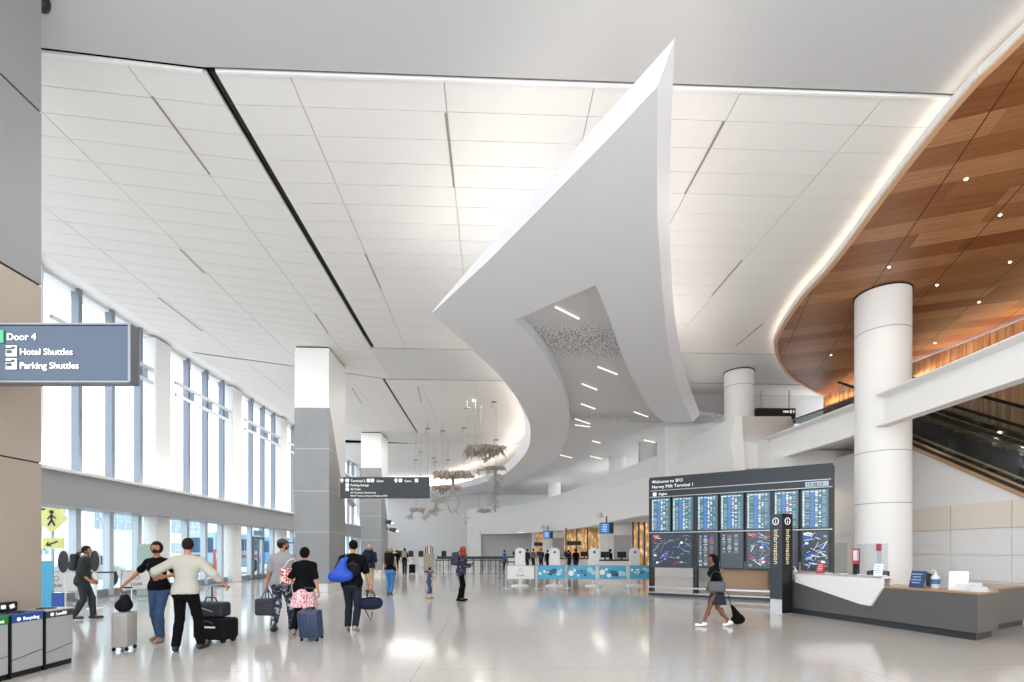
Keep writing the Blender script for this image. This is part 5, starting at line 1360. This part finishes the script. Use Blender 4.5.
# ---------------------------------------------------------------- luggage
M_nyl = mat('nylon_black', '101115', .7, bump=.2, spec=.15); M_navy = mat('nylon_navy', '172036', .7, bump=.2, spec=.2, var=.12, scale=40)
def suitcase(lab, pos, rz, w=.36, d=.24, h=.54, m=None, grip=None, tilt=0, ribs=5, name='suitcase'):
    t = T(name, lab, 'suitcase', tuple(pos), rz); M = Matrix.Rotation(tilt, 3, 'X')
    def q(v): return M@Vector(v)
    k = MB().box(q((0, 0, h/2+.06)), (w, d, h), M=M, bev=.045); k.build('shell', m, t, smooth=True)
    k = MB()
    for i in range(ribs): x = -w*.36+w*.72*i/(ribs-1); k.box(q((x, -d/2-.003, h/2+.06)), (.012, .012, h*.86), M=M); k.box(q((x, d/2+.003, h/2+.06)), (.012, .012, h*.86), M=M)
    k.each('rib', m, t)
    k = MB()
    for sx_2 in (-1, 1):
        for sy in (-1, 1): c = q((sx_2*w*.38, sy*d*.36, .035)); k.add([(c.x+dx, c.y+.032*math.cos(a*PI/6), c.z+.032*math.sin(a*PI/6)) for dx in (-.015, .015) for a in range(12)], [(i, (i+1) % 12, (i+1) % 12+12, i+12) for i in range(12)]+[tuple(range(12))[::-1], tuple(range(12, 24))])
    k.each('wheel', M_rub, t)
    hh = h+.06
    k = MB(); gl = .38
    for sx_2 in (-1, 1): k.tube([q((sx_2*w*.22, d*.3, hh-.05)), q((sx_2*w*.22, d*.3, hh+gl))], .008, 6)
    k.each('telescopic_rod', M_steel, t); MB().tube([q((-w*.25, d*.3, hh+gl)), q((w*.25, d*.3, hh+gl))], .015, 8).build('grip', M_black, t)
    MB().tube([q((-.07, 0, hh-.005)), q((-.06, 0, hh+.035)), q((.06, 0, hh+.035)), q((.07, 0, hh-.005))], .010, 6).build('carry_handle', M_black, t); return t
def duffel(lab, pos, rz, L=.48, r=.15, m=None, hz=.32, name='duffel_bag', boxy=False, strap=False):
    t = T(name, lab, 'bag', tuple(pos), rz)    # pos = where the handles are held; bag hangs below
    cz = -hz-r
    def f(P):
        if boxy: q = np.abs(P-np.array((0, 0, cz)))-np.array((L/2-.05, r*.75-.05, r-.05)); return np.linalg.norm(np.maximum(q, 0), axis=-1)+np.minimum(q.max(-1), 0)-.05
        return smin(rc(P*np.array((1, 1.15, 1)), (-L/2+r*.7, 0, cz), (L/2-r*.7, 0, cz), r*.92, r*.92), np.maximum(ell(P, (0, 0, cz), (L/2, r, r)), -9), .03)
    mk('bag_body', [nets(f, (-L/2-.08, -r-.1, cz-r-.06), (L/2+.08, r+.1, cz+r+.06), .014)], m, t)
    k = MB()
    for sy in (-1, 1): k.tube([(-L*.2, sy*r*.7, cz+r*.5), (-L*.17, sy*.05, cz+r+.04), (-.03, sy*.012, -.01), (.03, sy*.012, -.01), (L*.17, sy*.05, cz+r+.04), (L*.2, sy*r*.7, cz+r*.5)], .011, 6)
    k.each('handle', M_black, t)
    k = MB().box((0, 0, cz+r*.985), (L*.7, .015, .012)); k.build('zip', M_steel, t)
    if strap: MB().tube([(-L*.4, 0, cz+.02), (-L*.2, -.02, cz-r-.05), (0, -.02, cz-r-.22), (.03, .0, cz-r-.05)], .012, 6).build('hanging_strap', M_black, t)
    return t
def backpack(lab, pe, m, w=.30, h=.44, d=.17, zoff=.0, side=0, name='backpack', off=0.0, sc_=1):
    # rests on the back of the person pe
    s = pe['s']; loc_ = pe['chest']+pe['R']@Vector((side, -.12-d/2-off, -h/2+.06+zoff))*s
    t = T(name, lab, 'backpack', tuple(loc_), 0); t.rotation_euler = (0, 0, pe['root'].rotation_euler[2])
    def f(P):
        b = np.array((w/2-.06, d/2-.05, h/2-.07)); q = np.abs(P-np.array((0, 0, h/2)))-b; d0 = np.linalg.norm(np.maximum(q, 0), axis=-1)+np.minimum(q.max(-1), 0)-.06
        q = np.abs(P-np.array((0, -d/2-.01, h*.3)))-np.array((w/2-.10, .005, h*.16)); d1 = np.linalg.norm(np.maximum(q, 0), axis=-1)+np.minimum(q.max(-1), 0)-.035
        return smin(d0, d1, .02)
    mk('pack_body', [nets(f, (-w/2-.08, -d/2-.12, -.05), (w/2+.08, d/2+.08, h+.05), .014)], m, t)
    k = MB(); 
    for q in (-1, 1): k.tube([(q*w*.27, d/2-.01, h*.95), (q*w*.3, d/2+.06, h*1.08), (q*w*.36, d/2+.20, h*1.02), (q*w*.40, d/2+.24, h*.75), (q*w*.44, d/2+.12, h*.3), (q*w*.36, d/2-.01, h*.12)], .014, 6)
    k.each('shoulder_strap', M_black, t); MB().tube([(-.03, d/2-.03, h-.01), (-.02, d/2-.03, h+.03), (.02, d/2-.03, h+.03), (.03, d/2-.03, h-.01)], .007, 5).build('top_loop', M_black, t)
    MB().tube([(-w*.36, -d*.35, h*.55), (-w*.34, -d*.42, h*.86), (0, -d*.44, h*.98), (w*.34, -d*.42, h*.86), (w*.36, -d*.35, h*.55)], .006, 5).build('zip', M_char, t)
    return t
def pat(name, c1, c2, scale, thr=.5, rough=.8, c3=None):
    m = mat(name, c1, rough); nt, b = nodes_of(m)
    tc = nt.nodes.new('ShaderNodeTexCoord'); v = nt.nodes.new('ShaderNodeTexNoise'); v.inputs['Scale'].default_value = scale; v.inputs['Detail'].default_value = 2; nt.links.new(tc.outputs['Object'], v.inputs['Vector'])
    st_ = [(0, hexc(c1)), (thr, hexc(c2))]
    if c3: st_.append((thr+.1, hexc(c3)))
    nt.links.new(ramp(nt, v.outputs['Fac'], st_, 'CONSTANT'), b.inputs['Base Color']); return m
M_tee = mat('tee_grey', '9a989b', .85, bump=.3, scale=14, spec=.12); M_blk = mat('cloth_black', '0a0b0d', .85, bump=.3, scale=14, spec=.12); M_jean = mat('denim', '3d5473', .85, var=.2, scale=14, bump=.3, spec=.12); M_jeanl = mat('denim_bright', '3f77b5', .85, var=.25, scale=16)
M_dj = mat('dark_denim', '242a36', .85, var=.2, scale=14, bump=.3, spec=.12); M_camo = pat('camouflage', '22283a', '4a5366', 14, .48, c3='b9bcc2'); M_pink = pat('pink_print', 'b8405a', 'e6c9cf', 40, .46)
M_khk = mat('khaki', 'b5a58e', .85); M_hb = mat('hair_black', '070606', .7, spec=.12, var=.3, scale=60); M_hbr = mat('hair_brown', '21160f', .7, spec=.15, var=.3, scale=60); M_hbl = mat('hair_blond', 'a58456', .7, spec=.2, var=.25, scale=60)
M_shirt = mat('shirt_cream', 'b3afa6', .85, bump=.4, scale=10); M_shk = mat('shoe_dark', '2a2625', .6); M_sht = mat('shoe_tan', 'a08a78', .6); M_shw = mat('shoe_white', 'e4e4e4', .5)
def dg(a): return math.radians(a)
def feet(px_, py_): p = gf(px_, py_); return (p.x, p.y)

# man in grey tee carrying a bag in his left hand, walking away
p1 = person('man in grey t-shirt, cap and camouflage trousers walking away, seen from behind', feet(281, 631), dg(-6), 1.80, 'tan', lf=(-.10, -.10, 0), rf=(.10, -.36, .05) if False else (.12, .20, 0), lh=(-.30, .02, .86), top=M_tee, sleeve=.8, hem=.90, legs=M_camo, shoe=M_shk, hair=M_hbr, cap=mat('cap_grey', '3f434b', .8), yaw=-.8, mask=M_blk, heavy=1.05, loose=.022)
h = p1['hands'][0]; duffel('dark grey boxy bag carried in the left hand of the man in grey t-shirt', h, dg(-12), .42, .17, mat('bag_slate', '34373d', .75, var=.12, scale=30), .17, boxy=True)
# woman in black with pink skirt
p2 = person('woman with short dark hair in black t-shirt and pink patterned skirt, walking away', feet(304, 634), dg(4), 1.66, 'tan', True, lf=(-.10, -.34, .06), rf=(.10, .16, 0), lh=(-.22, .10, .95), rh=(.30, -.06, .84), top=M_blk, sleeve=.85, hem=.95, skirt=(M_pink, .56, .09), legs=M_blk, shoe=M_sht, hair=M_hb, hairkind='bob', heavy=1.18, loose=.02)
h = p2['hands'][1]; suitcase('dark blue ribbed suitcase rolling behind the woman in pink skirt', gf(312, 640), dg(-8), .38, .25, .50, mat('case_blue', '2f3c58', .45, var=.1, scale=30), tilt=.18)
c = p2['base']+p2['R']@Vector((-.30, -.02, 1.12)); t = T('shoulder_bag', 'red and white patterned shoulder bag between the couple', 'bag', tuple(c), p2['root'].rotation_euler[2]+.3)
def f(P): q = np.abs(P-np.array((0, 0, 0)))-np.array((.09, .02, .11)); return np.linalg.norm(np.maximum(q, 0), axis=-1)+np.minimum(q.max(-1), 0)-.045
mk('bag_body', [nets(f, (-.2, -.12, -.22), (.2, .12, .22), .014)], pat('red_white_print', 'a8323e', 'e8dcd8', 30, .5), t)
MB().tube([(-.08, 0, .14), (.02, 0, .30), (.12, 0, .34), (.14, .03, .28), (.08, 0, .14)], .012, 6).build('strap', mat('strap_white', 'd8d4d0', .6), t)
# man with blue bag over the shoulder and duffel in right hand
p3 = person('man in black t-shirt and dark trousers carrying a blue sack over his left shoulder', feet(352, 631), dg(2), 1.79, 'tan', lf=(-.10, .08, 0), rf=(.12, -.26, .05), lh=(-.20, .20, 1.22), rh=(.36, .02, .86), top=M_blk, sleeve=.85, hem=.88, legs=M_dj, shoe=M_sht, hair=M_hb, mask=M_white, yaw=.7, heavy=1.08, loose=.022)
duffel('dark navy duffel bag held in the right hand of the man with the blue sack', p3['hands'][1], dg(20), .42, .13, M_navy, .14, strap=True)
c = p3['chest']+p3['R']@Vector((-.10, -.30, -.24)); t = T('blue_sack', 'bright blue tapering sack slung over a man\'s left shoulder', 'bag', tuple(c), p3['root'].rotation_euler[2])
def f(P): return smin(smin(rc(P, (-.20, 0, .0), (.08, 0, .02), .10, .10), rc(P, (-.06, 0, .05), (-.02, .04, .30), .15, .06), .08), rc(P, (-.02, .03, .28), (.05, .06, .36), .05, .03), .04)
mk('bag_body', [nets(f, (-.34, -.2, -.14), (.2, .2, .46), .014)], mat('sack_blue', '2148b4', .6, var=.06, bump=.3, scale=10), t); MB().tube([(.04, .05, .34), (-.02, .20, .46), (-.08, .38, .30)], .012, 6).build('cord', M_black, t)
backpack('small black pack worn low by the man with the blue sack', p3, M_nyl, .30, .26, .12, -.16, .05)
# bald man with backpack
p4 = person('bald man in dark t-shirt and khaki trousers walking away beyond the stone pillar', feet(369, 592.5), dg(3), 1.84, 'light', lf=(-.10, .12, 0), rf=(.10, -.25, .04), top=mat('tee_navy', '1b2434', .85), sleeve=.85, hem=.90, legs=M_khk, shoe=M_shk, vox=.022, heavy=1.12, loose=.025)
backpack('dark backpack on the back of the bald man', p4, M_navy, .32, .46, .18)
# blond woman
p5 = person('blond woman in black top and bright blue jeans walking away', feet(390, 595.5), dg(-3), 1.68, 'light', True, lf=(-.08, .05, 0), rf=(.08, -.22, .05), top=M_blk, sleeve=0, hem=.95, legs=M_jeanl, shoe=mat('shoe_brown', '5f4636', .6), hair=M_hbl, hairkind='long', vox=.022)
backpack('black backpack worn by the blond woman', p5, M_nyl, .30, .46, .18)
# distant woman with pale pack
p6 = person('distant person with brown hair and pale backpack pulling a suitcase', feet(404.5, 574.5), dg(0), 1.72, 'light', True, lf=(-.08, .06, 0), rf=(.09, -.1, 0), rh=(.30, -.12, .86), top=M_blk, sleeve=.8, legs=M_dj, shoe=M_shk, hair=M_hbr, hairkind='bun', vox=.028)
backpack('pale olive backpack on the distant person', p6, mat('pack_olive', '8d8870', .7), .32, .44, .16); suitcase('small black suitcase beside the distant person with the pale pack', gf(410.5, 573.8)+Vector((.12, 0, 0)), 0, .42, .28, .6, M_nyl)
person('far person in dark clothes just left of the one with the pale pack', feet(396.5, 571.8), dg(10), 1.66, 'tan', top=M_blk, sleeve=1.5, legs=M_blk, shoe=M_shk, hair=M_hb, vox=.034)
# child
person('small child in blue clothes standing in the middle of the floor', feet(429, 598.5), dg(-75), 1.02, 'light', lf=(-.10, .10, 0), rf=(.10, -.12, 0), rh=(.25, .30, 1.15), lh=(-.2, .35, 1.2), top=mat('child_blue', '33405e', .8), sleeve=.8, hem=.88, legs=mat('child_blue_b', '34497a', .8), leg_len=.35, shoe=M_sht, hair=M_hbr, vox=.028, heavy=1.1)
# woman with patterned red headscarf looking at phone
p7 = person('woman in red patterned headscarf and dark jacket standing looking at a phone', feet(461, 601), dg(-80), 1.68, 'tan', True, lf=(-.10, .04, 0), rf=(.10, -.08, 0), lh=(-.05, .28, 1.20), rh=(.05, .30, 1.18), top=pat('jacket_blue_print', '14182a', '2b3a5c', 16, .52, c3='8d6f80'), sleeve=1.9, hem=.80, legs=M_blk, shoe=M_blk, scarf=pat('scarf_red', '9c2620', 'b8552c', 30, .5, c3='4a2020'), vox=.022, loose=.03, heavy=1.1)
backpack('dark backpack worn by the woman in the red headscarf', p7, mat('pack_slate', '2b3038', .7), .30, .44, .2)
hh = (p7['hands'][0]+p7['hands'][1])/2; t = T('phone', 'phone held up by the woman in the red headscarf', 'phone', tuple(hh+Vector((.02, 0, .03))), .2); MB().box((0, 0, 0), (.012, .075, .15), bev=.004).build('phone_body', M_black, t); MB().box((-.007, 0, 0), (.003, .065, .13)).build('phone_screen', M_scr, t)
# woman walking past the board
p8 = person('woman in black with long dark hair walking left past the flight board', feet(717, 626.5), dg(80), 1.52, 'dark', True, lf=(-.07, .34, 0), rf=(.07, -.30, .04), lh=(-.22, .10, .92), rh=(.2, .12, .95), top=M_blk, sleeve=.9, hem=.85, skirt=(mat('skirt_navy', '141a2c', .8), .54, .05), shoe=M_shw, hair=M_hb, hairkind='long', yaw=.2, lean=.08, heavy=1.0)
c = p8['base']+p8['R']@Vector((-.27, .08, .86)); t = T('handbag', 'grey handbag on the arm of the woman passing the flight board', 'bag', tuple(c), p8['root'].rotation_euler[2])
def f(P): q = np.abs(P)-np.array((.02, .13, .07)); return np.linalg.norm(np.maximum(q, 0), axis=-1)+np.minimum(q.max(-1), 0)-.045
mk('bag_body', [nets(f, (-.12, -.25, -.18), (.12, .25, .18), .014)], mat('bag_grey', '4b4d53', .5), t); MB().tube([(0, -.12, .1), (0, -.08, .28), (0, .02, .33), (0, .1, .26), (0, .13, .1)], .010, 6).build('strap', M_black, t)
c = p8['base']+Vector((.48, .15, 0)); t = T('tote_bag', 'limp black bag trailing behind the woman passing the flight board', 'bag', tuple(c), .2)
def f(P): return smin(rc(P, (-.10, 0, .42), (.06, 0, .16), .03, .10), ell(P, (.05, 0, .12), (.17, .08, .10)), .05)
mk('bag_body', [nets(f, (-.3, -.2, -.05), (.32, .2, .5), .014)], M_blk, t); MB().tube([(-.10, 0, .40), (-.16, 0, .55), (-.22, -.05, .66)], .010, 6).build('strap', M_black, t)
# woman in jeans with mask and man in cream shirt, luggage
p9 = person('woman in black top, black mask and jeans reaching her right arm out to one side', feet(159, 641), dg(178), 1.72, 'tan', True, lf=(-.10, .10, 0), rf=(.10, -.16, 0), rh=(.56, .16, .98), lh=(-.30, .28, 1.18), top=M_blk, sleeve=.6, hem=.93, legs=M_jean, shoe=M_sht, hair=M_hbr, hairkind='bob', mask=M_black, yaw=.2)
p10 = person('man in loose cream shirt and black trousers seen from behind with both arms spread', feet(186, 651), dg(12), 1.76, 'tan', lf=(-.14, -.02, 0), rf=(.17, .16, 0), lh=(-.52, .20, 1.18), rh=(.50, .16, 1.05), top=M_shirt, sleeve=1.5, hem=.92, legs=M_blk, shoe=M_shk, hair=M_hbr, yaw=.4, heavy=1.0, loose=.024)
t = suitcase('light grey upright suitcase standing alone at left', gf(124.5, 650), dg(8), .24, .34, .56, mat('case_grey', 'a9a6a2', .5), ribs=6)
q = Vector(t.location)+Vector((0, 0, .615)); 
t = T('cosmetic_bag', 'small black bag on top of the light grey suitcase', 'bag', tuple(q), .2)
def f(P): return smin(ell(P, (0, -.02, .11), (.125, .11, .11)), ell(P, (.02, -.02, .2), (.07, .07, .09)), .04)
mk('bag_body', [nets(f, (-.25, -.2, -.05), (.25, .2, .36), .014)], M_nyl, t); MB().tube([(-.06, -.02, .24), (0, -.02, .33), (.08, -.02, .24)], .010, 6).build('handle', M_black, t)
# wheeled duffel with second bag on top, pushed by the man in cream
q = gf(216, 641.5); t = T('rolling_duffel', 'large black wheeled duffel bag lying beside the man in cream shirt', 'bag', tuple(q), dg(-14))
def f(P):
    q_ = np.abs(P-np.array((0, 0, .24)))-np.array((.26, .12, .12)); return np.linalg.norm(np.maximum(q_, 0), axis=-1)+np.minimum(q_.max(-1), 0)-.07
mk('bag_body', [nets(f, (-.4, -.3, .0), (.4, .3, .5), .016)], M_nyl, t)
k = MB()
for sx_2 in (-.25, .25):
    for yy in (-.12, .12): k.add([(sx_2+.05*math.cos(a*PI/8), yy+dy, .05+.05*math.sin(a*PI/8)) for dy in (-.02, .02) for a in range(16)], [(i, (i+1) % 16, (i+1) % 16+16, i+16) for i in range(16)]+[tuple(range(16))[::-1], tuple(range(16, 32))])
k.each('wheel', M_rub, t); MB().box((0, -.195, .28), (.30, .02, .03)).build('pale_label', M_white, t); MB().tube([(-.1, -.19, .34), (-.06, -.23, .38), (.06, -.23, .38), (.1, -.19, .34)], .012, 6).build('carry_handle', M_black, t)
MB().tube([(-.24, .16, .3), (-.26, .20, .95), (-.10, .20, .97), (.10, .20, .95)], .014, 8).build('push_handle', M_char, t)
t = T('travel_bag', 'black travel bag lying on top of the wheeled duffel', 'bag', tuple(q+Vector((-.10, .02, .43))), dg(-6))
def f(P):
    q_ = np.abs(P-np.array((0, 0, .14)))-np.array((.24, .09, .07)); return np.linalg.norm(np.maximum(q_, 0), axis=-1)+np.minimum(q_.max(-1), 0)-.06
mk('bag_body', [nets(f, (-.4, -.25, -.06), (.4, .25, .36), .016)], mat('nylon_charcoal', '26272c', .7, bump=.2), t); MB().tube([(-.12, 0, .26), (-.08, 0, .35), (.08, 0, .35), (.12, 0, .26)], .012, 6).build('handle', M_black, t); MB().box((.02, -.158, .15), (.26, .012, .02), M=Matrix.Rotation(.3, 3, 'Y')).build('pale_zip', M_steel, t)
# person at the left barrier
p11 = person('person in dark waistcoat with backpack walking right by the white barrier at left', feet(83, 619.5), dg(-68), 1.68, 'tan', lf=(-.08, .18, 0), rf=(.08, -.16, .02), lh=(-.2, .16, .94), rh=(.2, .18, .96), top=mat('vest_dark', '24282b', .8), sleeve=1.3, hem=.88, legs=mat('trousers_slate', '23272e', .8), shoe=M_shk, hair=M_hbr, vox=.016, loose=.03)
backpack('dark backpack worn by the person at the left barrier', p11, mat('pack_black', '1b1e20', .7), .28, .42, .13)
# agents and travellers near the counters
rg = random.Random(5)
info = [(576, 573.5, 'distant traveller in dark clothes left of the third kiosk'), (569, 573, 'distant traveller in navy at the check-in counter'), (541, 570.5, 'far traveller in navy near the second kiosk'), (547, 570.8, 'far traveller in black right of the second kiosk'), (527, 570, 'far traveller in dark clothes right of the first kiosk'), (533, 569.5, 'far traveller in grey between the first two kiosks'), (505, 570, 'far traveller in bright blue at the left end of the gates'), (611, 575, 'person in dark clothes by the counter monitors')]
cl = [M_blk, M_navy, mat('tee_navy', '1b2434', .85), M_blk, M_dj, mat('tee_slate', '5a5f68', .8), mat('tee_bright_blue', '2f5fae', .8), M_blk]
for (px_, py_, lab), m_ in zip(info, cl):
    person(lab, feet(px_, py_), dg(rg.uniform(-60, 60)), 1.6+.15*rg.random(), rg.choice(('tan', 'light', 'dark')), lf=(-.1, .03, 0), rf=(.1, -.04, 0), top=m_, sleeve=rg.choice((.8, 1.8)), legs=M_dj, shoe=M_shk, hair=rg.choice((M_hb, M_hbr)), vox=.034)
